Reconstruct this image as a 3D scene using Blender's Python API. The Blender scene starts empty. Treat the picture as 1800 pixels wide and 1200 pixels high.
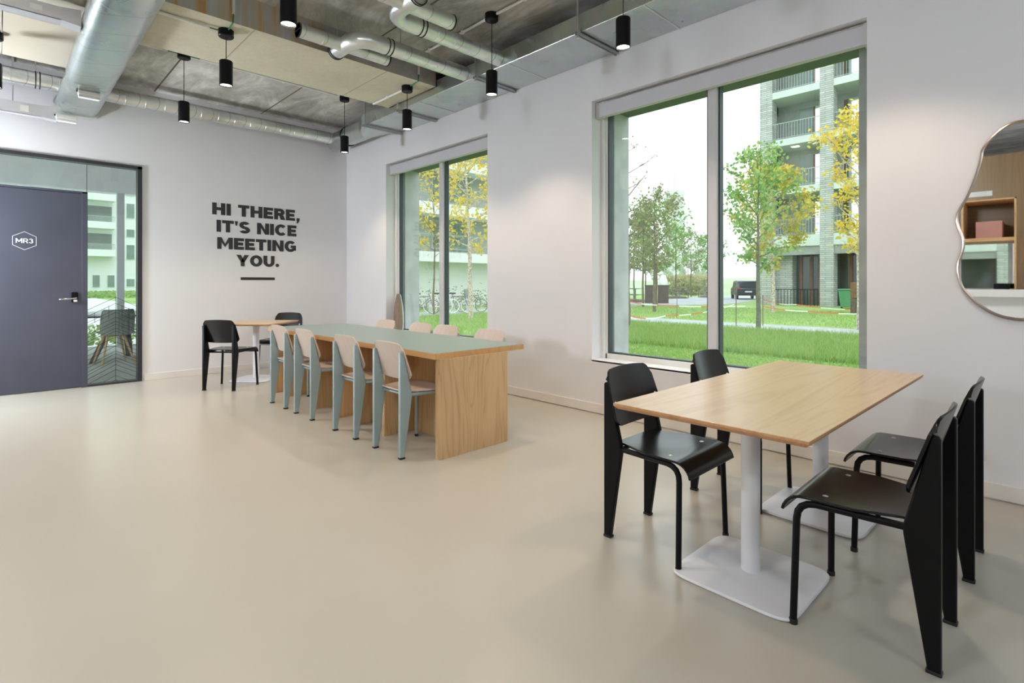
import bpy, bmesh, math, random
import numpy as np
from mathutils import Vector, Matrix
R = math.radians
PI = math.pi
scn = bpy.context.scene
COL = scn.collection

# ------------------------------------------------------------------ camera, sky, exposure
YAW = math.atan2(905, 934)
cam_d = bpy.data.cameras.new('camera'); cam = bpy.data.objects.new('camera', cam_d); COL.objects.link(cam)
cam.location = (0, 0, 1.23); cam.rotation_euler = (R(90), 0, -YAW)
cam_d.sensor_width = 36; cam_d.lens = 934 / 1800 * 36; cam_d.shift_y = -102 / 1800
cam_d.clip_start = .05; cam_d.clip_end = 600
scn.camera = cam

scn.view_settings.view_transform = 'Standard'
try: scn.view_settings.look = 'None'
except Exception: pass
scn.view_settings.gamma = 1.0
scn.view_settings.use_curve_mapping = False
scn.view_settings.exposure = 0.84

world = bpy.data.worlds.new('overcast_sky'); scn.world = world; world.use_nodes = True
wn, wl = world.node_tree.nodes, world.node_tree.links
wn.clear()
wo = wn.new('ShaderNodeOutputWorld'); wb = wn.new('ShaderNodeBackground')
tc = wn.new('ShaderNodeTexCoord'); sx = wn.new('ShaderNodeSeparateXYZ'); mr = wn.new('ShaderNodeMapRange')
mr.inputs['From Min'].default_value = 0.0; mr.inputs['From Max'].default_value = 1.0
mr.inputs['To Min'].default_value = 1.0; mr.inputs['To Max'].default_value = 1.95
wb.inputs['Color'].default_value = (.88, .95, 1.0, 1)
wl.new(tc.outputs['Generated'], sx.inputs[0]); wl.new(sx.outputs['Z'], mr.inputs['Value'])
wl.new(mr.outputs[0], wb.inputs['Strength']); wl.new(wb.outputs[0], wo.inputs[0])

scn.cycles.max_bounces = 9; scn.cycles.diffuse_bounces = 5; scn.cycles.glossy_bounces = 5
scn.cycles.transparent_max_bounces = 14; scn.cycles.transmission_bounces = 4
scn.cycles.caustics_reflective = False; scn.cycles.caustics_refractive = False
scn.cycles.sample_clamp_indirect = 6.0

LAMP_W = 25.0            # watts of each pendant downlight
LAMP_C = (1.0, .80, .60)
FILL_GLOBE = 80.0              # radiance of the fill globes added in the unseen left half

# ------------------------------------------------------------------ materials
class NT:
    def __init__(s, name):
        s.m = bpy.data.materials.new(name); s.m.use_nodes = True
        s.n, s.l = s.m.node_tree.nodes, s.m.node_tree.links
        s.b = s.n['Principled BSDF']; s.out = s.n['Material Output']
    def new(s, t, **kw):
        nd = s.n.new(t)
        for k, v in kw.items(): setattr(nd, k, v)
        return nd
    def link(s, a, b): s.l.new(a, b)
    def coord(s, scale=(1, 1, 1), kind='Object', rot=(0, 0, 0)):
        t = s.new('ShaderNodeTexCoord'); m = s.new('ShaderNodeMapping')
        m.inputs['Scale'].default_value = scale; m.inputs['Rotation'].default_value = rot
        s.link(t.outputs[kind], m.inputs[0]); return m.outputs[0]
    def noise(s, vec, scale=5, detail=4, rough=.5, dist=0):
        n = s.new('ShaderNodeTexNoise'); n.inputs['Scale'].default_value = scale
        n.inputs['Detail'].default_value = detail; n.inputs['Roughness'].default_value = rough
        n.inputs['Distortion'].default_value = dist
        s.link(vec, n.inputs['Vector']); return n.outputs['Fac']
    def ramp(s, fac, stops):
        r = s.new('ShaderNodeValToRGB'); e = r.color_ramp.elements
        while len(e) < len(stops): e.new(.5)
        for k, (p, c) in enumerate(stops):
            e[k].position = p; e[k].color = (*c, 1) if len(c) == 3 else c
        s.link(fac, r.inputs[0]); return r.outputs[0]
    def mix(s, f, a, b, mode='MIX'):
        m = s.new('ShaderNodeMix', data_type='RGBA', blend_type=mode)
        for sock, v in ((m.inputs[0], f), (m.inputs[6], a), (m.inputs[7], b)):
            if hasattr(v, 'links'): s.link(v, sock)
            elif isinstance(v, (int, float)): sock.default_value = v
            else: sock.default_value = (*v, 1) if len(v) == 3 else v
        return m.outputs[2]
    def bump(s, h, strength=.2, dist=.01):
        b = s.new('ShaderNodeBump'); b.inputs['Strength'].default_value = strength; b.inputs['Distance'].default_value = dist
        s.link(h, b.inputs['Height']); s.link(b.outputs[0], s.b.inputs['Normal'])
    def math(s, op, a, b=None):
        m = s.new('ShaderNodeMath', operation=op)
        for k, v in enumerate((a, b)):
            if v is None: continue
            if hasattr(v, 'links'): s.link(v, m.inputs[k])
            else: m.inputs[k].default_value = v
        return m.outputs[0]

def plain(name, c, rough=.5, metal=0, spec=.5, var=.06, vscale=6, bump=0, coat=0):
    t = NT(name); v = t.coord()
    f = t.noise(v, vscale, 3)
    a = tuple(x * (1 - var) for x in c); b = tuple(min(1, x * (1 + var)) for x in c)
    t.link(t.ramp(f, [(.3, a), (.7, b)]), t.b.inputs['Base Color'])
    t.b.inputs['Roughness'].default_value = rough; t.b.inputs['Metallic'].default_value = metal
    t.b.inputs['Specular IOR Level'].default_value = spec; t.b.inputs['Coat Weight'].default_value = coat
    if bump: t.bump(t.noise(v, vscale * 30, 2), bump, .002)
    return t.m

def oak(name, axis='z', light=(.66, .44, .235), dark=(.49, .30, .145), scale=1.0, rough=.42):
    """oak veneer with cathedral figure, grain running along the axis"""
    t = NT(name)
    sc = {'x': (.55, 7, 7), 'y': (7, .55, 7), 'z': (7, 7, .55)}[axis]
    v = t.coord(tuple(k * scale for k in sc))
    big = t.noise(v, .55, 3, .5, 1.2)
    rings = t.math('FRACT', t.math('MULTIPLY', big, 11.0))
    tri = t.math('ABSOLUTE', t.math('SUBTRACT', rings, .5))
    v2 = t.coord(tuple(k * scale for k in {'x': (1.2, 90, 90), 'y': (90, 1.2, 90), 'z': (90, 90, 1.2)}[axis]))
    fine = t.noise(v2, 1.0, 3, .6)
    c1 = t.ramp(tri, [(.0, dark), (.16, tuple((a * .35 + b * .65) for a, b in zip(dark, light))), (.5, light)])
    c2 = t.mix(t.math('MULTIPLY', fine, .55), c1, dark)
    pl = t.noise(t.coord(tuple(k * scale * .4 for k in sc)), .8, 1)
    c3 = t.mix(.22, c2, t.ramp(pl, [(.35, dark), (.65, tuple(min(1, x * 1.12) for x in light))]))
    t.link(c3, t.b.inputs['Base Color']); t.b.inputs['Roughness'].default_value = rough
    t.bump(fine, .06, .002)
    return t.m

def galv(name, c=(.74, .76, .75), rough=.34, scale=9, seam=None):
    t = NT(name); v = t.coord()
    vo = t.new('ShaderNodeTexVoronoi'); vo.inputs['Scale'].default_value = scale * 4
    t.link(v, vo.inputs['Vector'])
    f = t.noise(v, scale * .25, 4, .6)
    c1 = t.ramp(f, [(.3, tuple(x * .82 for x in c)), (.72, tuple(min(1, x * 1.16) for x in c))])
    c2 = t.mix(.10, c1, vo.outputs['Color'], 'SOFT_LIGHT')
    if seam:                                # folded spiral seams: thin dark lines round the pipe
        sp = t.new('ShaderNodeSeparateXYZ'); t.link(t.new('ShaderNodeTexCoord').outputs['Object'], sp.inputs[0])
        ax = t.math('ADD', sp.outputs['XYZ'.index(seam[0])], 40.0)
        if seam[2]: ax = t.math('ADD', ax, t.math('MULTIPLY', sp.outputs[0 if seam[0] != 'X' else 1], seam[2]))
        ln = t.math('LESS_THAN', t.math('FRACT', t.math('DIVIDE', ax, seam[1])), .008 / seam[1])
        c2 = t.mix(t.math('MULTIPLY', ln, .55), c2, (.22, .23, .22))
    t.link(c2, t.b.inputs['Base Color']); t.b.inputs['Metallic'].default_value = 1.0
    t.link(t.ramp(f, [(.35, (rough - .07,) * 3), (.65, (rough + .07,) * 3)]), t.b.inputs['Roughness'])
    return t.m

def glass(name, tint=(.955, .98, .97), refl=1.0):
    t = NT(name); t.n.remove(t.b)
    tr = t.new('ShaderNodeBsdfTransparent'); tr.inputs[0].default_value = (*tint, 1)
    gl = t.new('ShaderNodeBsdfGlossy'); gl.inputs['Roughness'].default_value = .0
    gl.inputs[0].default_value = (.95, 1, .98, 1)
    fr = t.new('ShaderNodeFresnel'); ge = t.new('ShaderNodeNewGeometry')
    t.link(t.math('SUBTRACT', 1.5, t.math('MULTIPLY', ge.outputs['Backfacing'], 1.5 - 1 / 1.5)), fr.inputs['IOR'])
    mx = t.new('ShaderNodeMixShader')
    t.link(t.math('MULTIPLY', fr.outputs[0], refl), mx.inputs[0])
    t.link(tr.outputs[0], mx.inputs[1]); t.link(gl.outputs[0], mx.inputs[2]); t.link(mx.outputs[0], t.out.inputs[0])
    return t.m

def emit(name, c, s):
    t = NT(name); t.n.remove(t.b)
    e = t.new('ShaderNodeEmission'); e.inputs[0].default_value = (*c, 1); e.inputs[1].default_value = s
    t.link(e.outputs[0], t.out.inputs[0]); return t.m

def leafmat(name, cols):
    t = NT(name); g = t.new('ShaderNodeNewGeometry')
    c = t.ramp(g.outputs['Random Per Island'], [(k / max(1, len(cols) - 1), q) for k, q in enumerate(cols)])
    t.link(c, t.b.inputs['Base Color']); t.b.inputs['Roughness'].default_value = .6
    t.b.inputs['Specular IOR Level'].default_value = .2
    tl = t.new('ShaderNodeBsdfTranslucent'); t.link(c, tl.inputs[0])
    mx = t.new('ShaderNodeMixShader'); mx.inputs[0].default_value = .45
    t.link(t.b.outputs[0], mx.inputs[1]); t.link(tl.outputs[0], mx.inputs[2]); t.link(mx.outputs[0], t.out.inputs[0])
    return t.m

def brick(name, a, b, mortar, bw=.3, bh=.055, plane='yz'):
    t = NT(name); tcn = t.new('ShaderNodeTexCoord'); sp = t.new('ShaderNodeSeparateXYZ'); cb = t.new('ShaderNodeCombineXYZ')
    t.link(tcn.outputs['Object'], sp.inputs[0])
    hsum = t.math('ADD', sp.outputs[0], sp.outputs[1])
    t.link(hsum, cb.inputs[0]); t.link(sp.outputs[2], cb.inputs[1])
    br = t.new('ShaderNodeTexBrick'); br.inputs['Scale'].default_value = 1
    br.inputs['Brick Width'].default_value = bw; br.inputs['Row Height'].default_value = bh
    br.inputs['Mortar Size'].default_value = bh * .16; br.inputs['Bias'].default_value = -.1
    br.inputs['Color1'].default_value = (*a, 1); br.inputs['Color2'].default_value = (*b, 1); br.inputs['Mortar'].default_value = (*mortar, 1)
    t.link(cb.outputs[0], br.inputs['Vector'])
    f = t.noise(t.coord((1, 1, 1)), 1.6, 3)
    t.link(t.mix(.25, br.outputs['Color'], t.ramp(f, [(.3, tuple(x * .7 for x in a)), (.7, b)])), t.b.inputs['Base Color'])
    t.b.inputs['Roughness'].default_value = .9
    return t.m

def concrete_ceiling():
    t = NT('raw_concrete'); v = t.coord((1, .35, 1))
    a = t.noise(v, 2.6, 9, .72, .9); b = t.noise(t.coord((1, 1, 1)), .5, 3)
    c = t.ramp(a, [(.34, (.20, .185, .165)), (.5, (.46, .445, .415)), (.64, (.80, .785, .76))])
    c = t.mix(.30, c, t.ramp(b, [(.38, (.32, .30, .265)), (.62, (.70, .69, .67))]))
    sp = t.new('ShaderNodeSeparateXYZ'); t.link(t.new('ShaderNodeTexCoord').outputs['Object'], sp.inputs[0])
    fx = t.math('FRACT', t.math('DIVIDE', t.math('ADD', sp.outputs[0], 40 * 1.3 - 1.435), 1.3))
    seam = t.math('LESS_THAN', fx, .014)
    c = t.mix(seam, c, (.13, .10, .075))
    t.link(c, t.b.inputs['Base Color']); t.b.inputs['Roughness'].default_value = .85
    t.bump(a, .25, .01); return t.m

def concrete_beam():
    t = NT('cast_concrete_beam'); v = t.coord((1, 1, 1))
    f = t.noise(v, 1.6, 6, .6); g = t.noise(v, 26, 4, .7)
    c = t.ramp(f, [(.3, (.52, .475, .365)), (.7, (.66, .615, .49))])
    c = t.mix(.2, c, t.ramp(g, [(.3, (.43, .39, .30)), (.6, (.70, .65, .54))]))
    sp = t.new('ShaderNodeSeparateXYZ'); t.link(t.new('ShaderNodeTexCoord').outputs['Object'], sp.inputs[0])
    fx = t.math('FRACT', t.math('DIVIDE', t.math('ADD', sp.outputs[0], 52 - 1.60), 1.3))
    c = t.mix(t.math('MULTIPLY', t.math('LESS_THAN', fx, .01), .6), c, (.25, .2, .14))
    # rust runs and grey laitance on the upright face
    w = t.noise(t.coord((9, 1, .45)), 1.3, 5, .7)
    face = t.ramp(w, [(.36, (.50, .30, .12)), (.44, (.50, .42, .31)), (.52, (.44, .44, .44)), (.70, (.56, .56, .57))])
    spx = t.new('ShaderNodeMapRange'); spx.inputs['From Min'].default_value = 1.9; spx.inputs['From Max'].default_value = 2.7
    t.link(sp.outputs[0], spx.inputs['Value'])
    face = t.mix(spx.outputs[0], face, t.ramp(t.noise(t.coord((1, 1, 1)), 6, 5, .6), [(.35, (.36, .35, .34)), (.65, (.50, .49, .48))]))
    ge = t.new('ShaderNodeNewGeometry'); sn = t.new('ShaderNodeSeparateXYZ'); t.link(ge.outputs['True Normal'], sn.inputs[0])
    up = t.math('GREATER_THAN', t.math('ABSOLUTE', sn.outputs[1]), .5)
    c = t.mix(up, c, face)
    t.link(c, t.b.inputs['Base Color']); t.b.inputs['Roughness'].default_value = .8
    t.bump(g, .12, .004); return t.m

def floor_mat():
    t = NT('poured_resin_floor'); v = t.coord((1, 1, 1))
    f = t.noise(v, .55, 4, .5)
    t.link(t.ramp(f, [(.3, (.50, .475, .412)), (.7, (.55, .523, .456))]), t.b.inputs['Base Color'])
    t.b.inputs['Roughness'].default_value = .28
    t.b.inputs['Specular IOR Level'].default_value = .45
    return t.m

def grass_ground():
    t = NT('lawn'); v = t.coord((1, 1, 1))
    a = t.noise(v, .35, 5, .6); b = t.noise(v, 7, 5, .7)
    c = t.ramp(a, [(.3, (.19, .30, .085)), (.5, (.25, .40, .10)), (.7, (.32, .46, .135))])
    c = t.mix(.4, c, t.ramp(b, [(.36, (.12, .185, .055)), (.52, (.26, .40, .10)), (.68, (.40, .46, .20))]))
    mud = t.ramp(t.noise(t.coord((1, .35, 1)), .9, 6, .7), [(.60, (0, 0, 0)), (.70, (1, 1, 1))])
    c = t.mix(t.math('MULTIPLY', mud, .6), c, (.22, .20, .11))
    t.link(c, t.b.inputs['Base Color']); t.b.inputs['Roughness'].default_value = .95
    t.bump(b, .8, .06); return t.m

M = dict(
    wall=plain('white_plaster', (.81, .805, .835), .85, spec=.2, var=.012, vscale=2),
    wallw=plain('white_joinery', (.84, .84, .84), .5, var=.01),
    ceil=concrete_ceiling(), beam=concrete_beam(), floor=floor_mat(),
    panel=plain('cream_board', (.60, .545, .45), .75, var=.05, vscale=1.2),
    base=plain('skirting_paint', (.80, .77, .74), .5, var=.02),
    galv=galv('galvanised_steel'), spiral=galv('spiral_duct_steel', seam=('X', .2, .4)), ovald=galv('oval_duct_steel', (.60, .65, .63), .30, 3, ('Y', .4, .6)), galvd=galv('dull_galvanised_duct', (.60, .65, .63), .30, 3),
    strut=galv('zinc_strut', (.60, .60, .62), .42, 12), zinc=plain('bright_zinc', (.66, .66, .70), .38, metal=.45, var=.05),
    rubber=plain('black_rubber', (.012, .012, .012), .6),
    blk=plain('black_powder_coat', (.004, .004, .005), .40, spec=.18, var=.15, vscale=20),
    seatb=plain('black_stained_ply', (.0055, .0055, .006), .24, spec=.38, var=.2, vscale=9),
    blue=plain('grey_blue_powder_coat', (.32, .42, .45), .42, var=.03),
    ply=oak('pale_oak_ply', 'z', (.66, .555, .49), (.60, .49, .42), 1.6, .38),
    chrome=plain('polished_steel', (.75, .74, .72), .16, metal=1, var=.02),
    screw=plain('bright_screw_head', (.80, .78, .74), .3, metal=.35, var=.02),
    oakz=oak('oak_upright', 'z', (.70, .49, .275), (.48, .30, .145)), oaky=oak('oak_edge', 'y', (.66, .40, .175), (.52, .29, .12)),
    oakx=oak('oak_top', 'x', (.76, .575, .37), (.61, .425, .245), 1.0, .28),
    oaklip=oak('oak_lipping', 'x', (.60, .335, .165), (.46, .23, .10)),
    lino=plain('sage_linoleum', (.235, .315, .30), .36, var=.025, vscale=12),
    white=plain('white_powder_coat', (.78, .78, .82), .38, var=.01),
    frame=plain('light_grey_aluminium', (.62, .61, .63), .40, metal=.15, var=.03),
    gasket=plain('dark_gasket', (.05, .065, .075), .5),
    blind=plain('blind_cassette_grey', (.60, .595, .64), .55, var=.02),
    conc=plain('pale_concrete_reveal', (.54, .56, .57), .9, var=.12, vscale=5),
    soffitboard=plain('dark_green_grey_soffit', (.105, .125, .112), .8, var=.2, vscale=5),
    part=plain('anthracite_frame', (.028, .028, .034), .45, var=.05),
    door=plain('slate_blue_door', (.066, .070, .098), .42, var=.10, vscale=2.2),
    vinyl=plain('charcoal_vinyl', (.030, .031, .034), .6, var=.03),
    vinylw=plain('pale_vinyl', (.72, .73, .76), .5, var=.02),
    film=plain('black_film_lines', (.01, .012, .012), .5),
    glass=glass('clear_window_glass'), glassp=glass('greenish_partition_glass', (.925, .955, .935), 1.5),
    glassdark=plain('dark_glass', (.045, .06, .06), .08, spec=.8, var=.3, vscale=.6),
    panegreen=plain('greenish_glazing', (.20, .27, .245), .15, spec=.7, var=.15, vscale=1),
    globe=emit('fill_globe_glow', (.86, .93, 1.0), FILL_GLOBE), lamp=emit('lamp_lens', (1.0, .90, .74), 9.0),  # globe: glow of the added fill globes
    conduit=plain('grey_conduit', (.78, .78, .76), .5), cable=plain('green_cable', (.03, .22, .09), .5),
    plastic=plain('white_plastic', (.82, .82, .80), .45),
    mirror=plain('mirror_silver', (.93, .93, .93), .015, metal=1, var=.005),
    bronze=plain('brushed_bronze_edge', (.46, .38, .33), .28, metal=.9, var=.04),
    walnut=oak('dark_oak', 'y', (.23, .135, .065), (.15, .085, .04)),
    oakcab=oak('cabinet_oak', 'z', (.235, .145, .07), (.17, .10, .045)),
    terracotta=plain('dusty_pink_card', (.50, .245, .20), .8),
    vasewood=oak('dark_turned_wood', 'z', (.36, .27, .19), (.16, .11, .075), 3, .5), vasepale=plain('pale_highlight', (.70, .70, .66), .4),
    felt=plain('grey_felt', (.25, .26, .235), .95, var=.12, vscale=60),
    legoak=oak('oak_leg', 'z', (.58, .38, .19), (.46, .29, .13), 3), tabledark=plain('dark_table_leg', (.025, .028, .04), .45),
    mrfloor=plain('grey_green_carpet', (.42, .46, .43), .9, var=.10, vscale=8),
    paving=plain('pale_paving', (.55, .55, .55), .9, var=.12, vscale=1.5),
    asphalt=plain('grey_path', (.37, .39, .40), .9, var=.15, vscale=1.0),
    lawn=grass_ground(),
    hill=plain('haze_tinted_hill', (.30, .40, .22), .95, var=.2, vscale=.1), reed=leafmat('dry_reed', [(.42, .42, .22), (.50, .46, .26), (.36, .42, .22)]),  # hill: distance haze mixed into its colour
    blade=leafmat('grass_blades', [(.23, .38, .11), (.33, .50, .15), (.44, .56, .21), (.28, .41, .13)]),
    bark=plain('grey_green_bark', (.17, .175, .12), .9, var=.35, vscale=14), birch=plain('mottled_birch_bark', (.50, .43, .36), .85, var=.55, vscale=16),
    brownbark=plain('brown_bark', (.20, .155, .11), .9, var=.3, vscale=12),
    leafgreen=leafmat('green_leaves', [(.14, .30, .085), (.23, .42, .12), (.33, .50, .17), (.44, .54, .15)]),
    leafyellow=leafmat('yellow_leaves', [(.80, .54, .04), (.86, .64, .07), (.76, .60, .12), (.50, .52, .12)]),
    leafmixed=leafmat('turning_leaves', [(.74, .58, .08), (.56, .56, .12), (.34, .47, .12), (.78, .60, .10), (.48, .36, .12)]),
    leafolive=leafmat('olive_leaves', [(.22, .28, .13), (.30, .33, .16), (.38, .34, .19), (.24, .33, .17)]),
    leafhaze=leafmat('haze_tinted_leaves', [(.46, .54, .42), (.52, .58, .46), (.56, .60, .48)]),  # distance haze put into the pale leaf colours
    brickA=brick('pale_grey_brick', (.42, .44, .41), (.66, .68, .65), (.22, .24, .22), .75, .125),
    soldier=brick('soldier_course_brick', (.45, .47, .43), (.58, .60, .56), (.26, .28, .26), .07, .5),
    brickB=brick('grey_green_brick', (.36, .40, .37), (.46, .50, .46), (.30, .33, .31)),
    slab=plain('pale_concrete_band', (.60, .655, .62), .8, var=.05, vscale=.8),
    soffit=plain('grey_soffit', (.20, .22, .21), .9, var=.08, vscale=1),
    render=plain('white_render', (.80, .82, .82), .85, var=.02), rail=plain('green_grey_railing', (.40, .47, .42), .5),
    reflecting_pane=plain('sky_mirroring_glazing', (.90, .93, .95), .10, metal=1, var=.04, vscale=2), woodframe=plain('brown_timber', (.20, .105, .055), .6, var=.2),
    tower=plain('haze_tinted_tower', (.60, .60, .61), .9, var=.01),  # distance haze put into the tower's pale colour
    binm=plain('green_plastic', (.10, .30, .16), .5), crate=plain('brown_slats', (.13, .10, .08), .8, var=.25, vscale=9),
    car=plain('dark_car_paint', (.03, .035, .045), .25, coat=.5), carglass=plain('car_glass', (.02, .03, .035), .08),
    red=plain('red_lens', (.45, .03, .02), .3), tapered=plain('orange_red_tape', (.72, .17, .06), .5), tapewhite=plain('white_tape', (.88, .88, .84), .5),
    bikedark=plain('dark_bike_paint', (.17, .19, .19), .4), bikepale=plain('pale_bike_metal', (.80, .82, .80), .4),
    wicker=plain('grey_wicker', (.34, .35, .33), .8),
)

# ------------------------------------------------------------------ mesh helpers
class MB:
    def __init__(s): s.v = []; s.f = []
    def add(s, vs, fs):
        o = len(s.v); s.v += [tuple(p) for p in vs]; s.f += [tuple(i + o for i in f) for f in fs]; return s
    def box(s, x0, x1, y0, y1, z0, z1):
        v = [(x, y, z) for x in (x0, x1) for y in (y0, y1) for z in (z0, z1)]
        return s.add(v, [(0, 1, 3, 2), (4, 6, 7, 5), (0, 4, 5, 1), (2, 3, 7, 6), (0, 2, 6, 4), (1, 5, 7, 3)])
    def tube(s, pts, r, n=10, cap=True, closed=False):
        pts = [Vector(p) for p in pts]; N = len(pts)
        rs = r if isinstance(r, (list, tuple)) else [r] * N
        vs = []; prev = None
        for i, p in enumerate(pts):
            if closed: t = pts[(i + 1) % N] - pts[i - 1]
            else: t = pts[min(i + 1, N - 1)] - pts[max(i - 1, 0)]
            t.normalize()
            if prev is None:
                a = Vector((0, 0, 1)) if abs(t.z) < .9 else Vector((1, 0, 0))
                u = t.cross(a).normalized()
            else:
                u = (prev - t * prev.dot(t)).normalized()
            prev = u; w = t.cross(u)
            for k in range(n):
                an = 2 * PI * k / n; vs.append(p + (u * math.cos(an) + w * math.sin(an)) * rs[i])
        fs = []
        for i in range(N if closed else N - 1):
            j = (i + 1) % N
            for k in range(n):
                k2 = (k + 1) % n; fs.append((i * n + k, i * n + k2, j * n + k2, j * n + k))
        if cap and not closed: fs += [tuple(range(n))[::-1], tuple((N - 1) * n + k for k in range(n))]
        return s.add(vs, fs)
    def lathe(s, prof, c=(0, 0, 0), n=28, axis='z'):
        vs = []
        for r, h in prof:
            for k in range(n):
                a = 2 * PI * k / n; x, y = r * math.cos(a), r * math.sin(a)
                p = {'z': (x, y, h), 'x': (h, x, y), 'y': (x, h, y)}[axis]
                vs.append((c[0] + p[0], c[1] + p[1], c[2] + p[2]))
        fs = []
        for i in range(len(prof) - 1):
            for k in range(n):
                k2 = (k + 1) % n; fs.append((i * n + k, i * n + k2, (i + 1) * n + k2, (i + 1) * n + k))
        if prof[0][0] > 1e-6: fs.append(tuple(range(n))[::-1])
        if prof[-1][0] > 1e-6: fs.append(tuple((len(prof) - 1) * n + k for k in range(n)))
        return s.add(vs, fs)
    def prism(s, poly, fn, a, b):
        """poly of (p, q); fn(p, q, h) -> xyz; between heights a and b"""
        n = len(poly); vs = [fn(p, q, a) for p, q in poly] + [fn(p, q, b) for p, q in poly]
        fs = [tuple(range(n))[::-1], tuple(range(n, 2 * n))] + [(k, (k + 1) % n, n + (k + 1) % n, n + k) for k in range(n)]
        return s.add(vs, fs)
    def grid(s, fn, nu, nv):
        vs = [fn(i / nu, j / nv) for i in range(nu + 1) for j in range(nv + 1)]
        w = nv + 1
        return s.add(vs, [(i * w + j, (i + 1) * w + j, (i + 1) * w + j + 1, i * w + j + 1) for i in range(nu) for j in range(nv)])
    def sheet(s, fn, nu, nv, th):
        """thickened grid; fn(u, v) -> Vector, thickness th along -normal"""
        P = [[Vector(fn(i / nu, j / nv)) for j in range(nv + 1)] for i in range(nu + 1)]
        Q = []
        for i in range(nu + 1):
            row = []
            for j in range(nv + 1):
                du = P[min(i + 1, nu)][j] - P[max(i - 1, 0)][j]; dv = P[i][min(j + 1, nv)] - P[i][max(j - 1, 0)]
                nn = du.cross(dv); nn.normalize(); row.append(P[i][j] - nn * th)
            Q.append(row)
        w = nv + 1; K = (nu + 1) * w
        vs = [p for r in P for p in r] + [p for r in Q for p in r]
        fs = []
        for i in range(nu):
            for j in range(nv):
                a, b, c, d = i * w + j, (i + 1) * w + j, (i + 1) * w + j + 1, i * w + j + 1
                fs += [(a, b, c, d), (K + d, K + c, K + b, K + a)]
        for i in range(nu):
            fs += [(i * w, K + i * w, K + (i + 1) * w, (i + 1) * w), ((i + 1) * w + nv, K + (i + 1) * w + nv, K + i * w + nv, i * w + nv)]
        for j in range(nv):
            fs += [(j + 1, K + j + 1, K + j, j), (nu * w + j, K + nu * w + j, K + nu * w + j + 1, nu * w + j + 1)]
        return s.add(vs, fs)
    def build(s, name, m, parent=None, smooth=True, bevel=0, loc=None, seg=2, fix=True):
        me = bpy.data.meshes.new(name); me.from_pydata(s.v, [], s.f); me.update()
        if fix:
            bm = bmesh.new(); bm.from_mesh(me); bmesh.ops.recalc_face_normals(bm, faces=bm.faces); bm.to_mesh(me); bm.free()
        if smooth and len(me.polygons):
            me.polygons.foreach_set('use_smooth', [True] * len(me.polygons)); me.set_sharp_from_angle(angle=R(38))
        me.materials.append(m)
        o = bpy.data.objects.new(name, me); COL.objects.link(o)
        if parent: o.parent = parent
        if loc: o.location = loc
        if bevel:
            b = o.modifiers.new('bevel', 'BEVEL'); b.width = bevel; b.segments = seg; b.limit_method = 'ANGLE'; b.angle_limit = R(40)
            b.harden_normals = False
        return o

def tag(o, label, cat, group=None, kind=None):
    o['label'] = label; o['category'] = cat
    if group: o['group'] = group
    if kind: o['kind'] = kind
    return o
def thing(name, label, cat, loc=(0, 0, 0), rz=0, group=None, kind=None):
    o = bpy.data.objects.new(name, None); COL.objects.link(o); o.empty_display_size = .1
    o.location = loc; o.rotation_euler = (0, 0, rz)
    return tag(o, label, cat, group, kind)
def struct(o, kind='structure'):
    o['kind'] = kind; return o
def copy_tree(o, parent=None):
    c = o.copy(); COL.objects.link(c)
    if parent: c.parent = parent
    for ch in list(o.children): copy_tree(ch, c)
    return c
def bx(name, m, x0, x1, y0, y1, z0, z1, parent=None, bevel=0):
    return MB().box(x0, x1, y0, y1, z0, z1).build(name, m, parent, False, bevel)
def arc(c, r, a0, a1, n, u, v):
    c, u, v = Vector(c), Vector(u), Vector(v)
    return [c + u * r * math.cos(a0 + (a1 - a0) * k / n) + v * r * math.sin(a0 + (a1 - a0) * k / n) for k in range(n + 1)]

# ------------------------------------------------------------------ room shell
XW, YB, XL, YR, ZC = 4.08, 8.07, -6.0, -7.0, 3.685
struct(bx('floor', M['floor'], XL, XW + .02, YR, YB + .05, -.12, 0))
struct(bx('ceiling', M['ceil'], XL, XW + .54, YR, 13.2, ZC, ZC + .3))
struct(bx('ceiling_beam', M['beam'], .55, 3.522, 4.86, 5.86, 3.43, ZC + .02))
p = MB(); p.box(XL, .028, 3.0, 7.07, 3.43, ZC - .004); p.box(.034, .66, 3.0, 7.07, 3.43, ZC - .004)
struct(p.build('ceiling_panel', M['panel'], None, False))

def wall_with_holes(name, m, fixed, axis, a0, a1, z0, z1, holes):
    """wall slab between fixed=(lo, hi) on its thin axis; holes = (a0, a1, z0, z1) along it"""
    mb = MB(); cur = a0
    def put(p0, p1, q0, q1):
        if p1 - p0 < 1e-4 or q1 - q0 < 1e-4: return
        if axis == 'y': mb.box(fixed[0], fixed[1], p0, p1, q0, q1)
        else: mb.box(p0, p1, fixed[0], fixed[1], q0, q1)
    for h in sorted(holes):
        put(cur, h[0], z0, z1); put(h[0], h[1], z0, h[2]); put(h[0], h[1], h[3], z1); cur = h[1]
    put(cur, a1, z0, z1)
    return struct(mb.build(name, m, None, False))
PITCH = 3.74
wins = [(.88 + PITCH * k, 3.115 + PITCH * k) for k in (-2, -1, 0, 1)]
wall_with_holes('wall_right', M['wall'], (XW, XW + .26), 'y', YR, YB + .3, 0, ZC + .1, [(a, b, .50, 2.97) for a, b in wins])
wall_with_holes('wall_facade', M['conc'], (XW + .29, XW + .54), 'y', YR, 13.2, -.3, ZC + 1.2, [(a + .11, b - .055, .47, 2.93) for a, b in wins])
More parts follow.
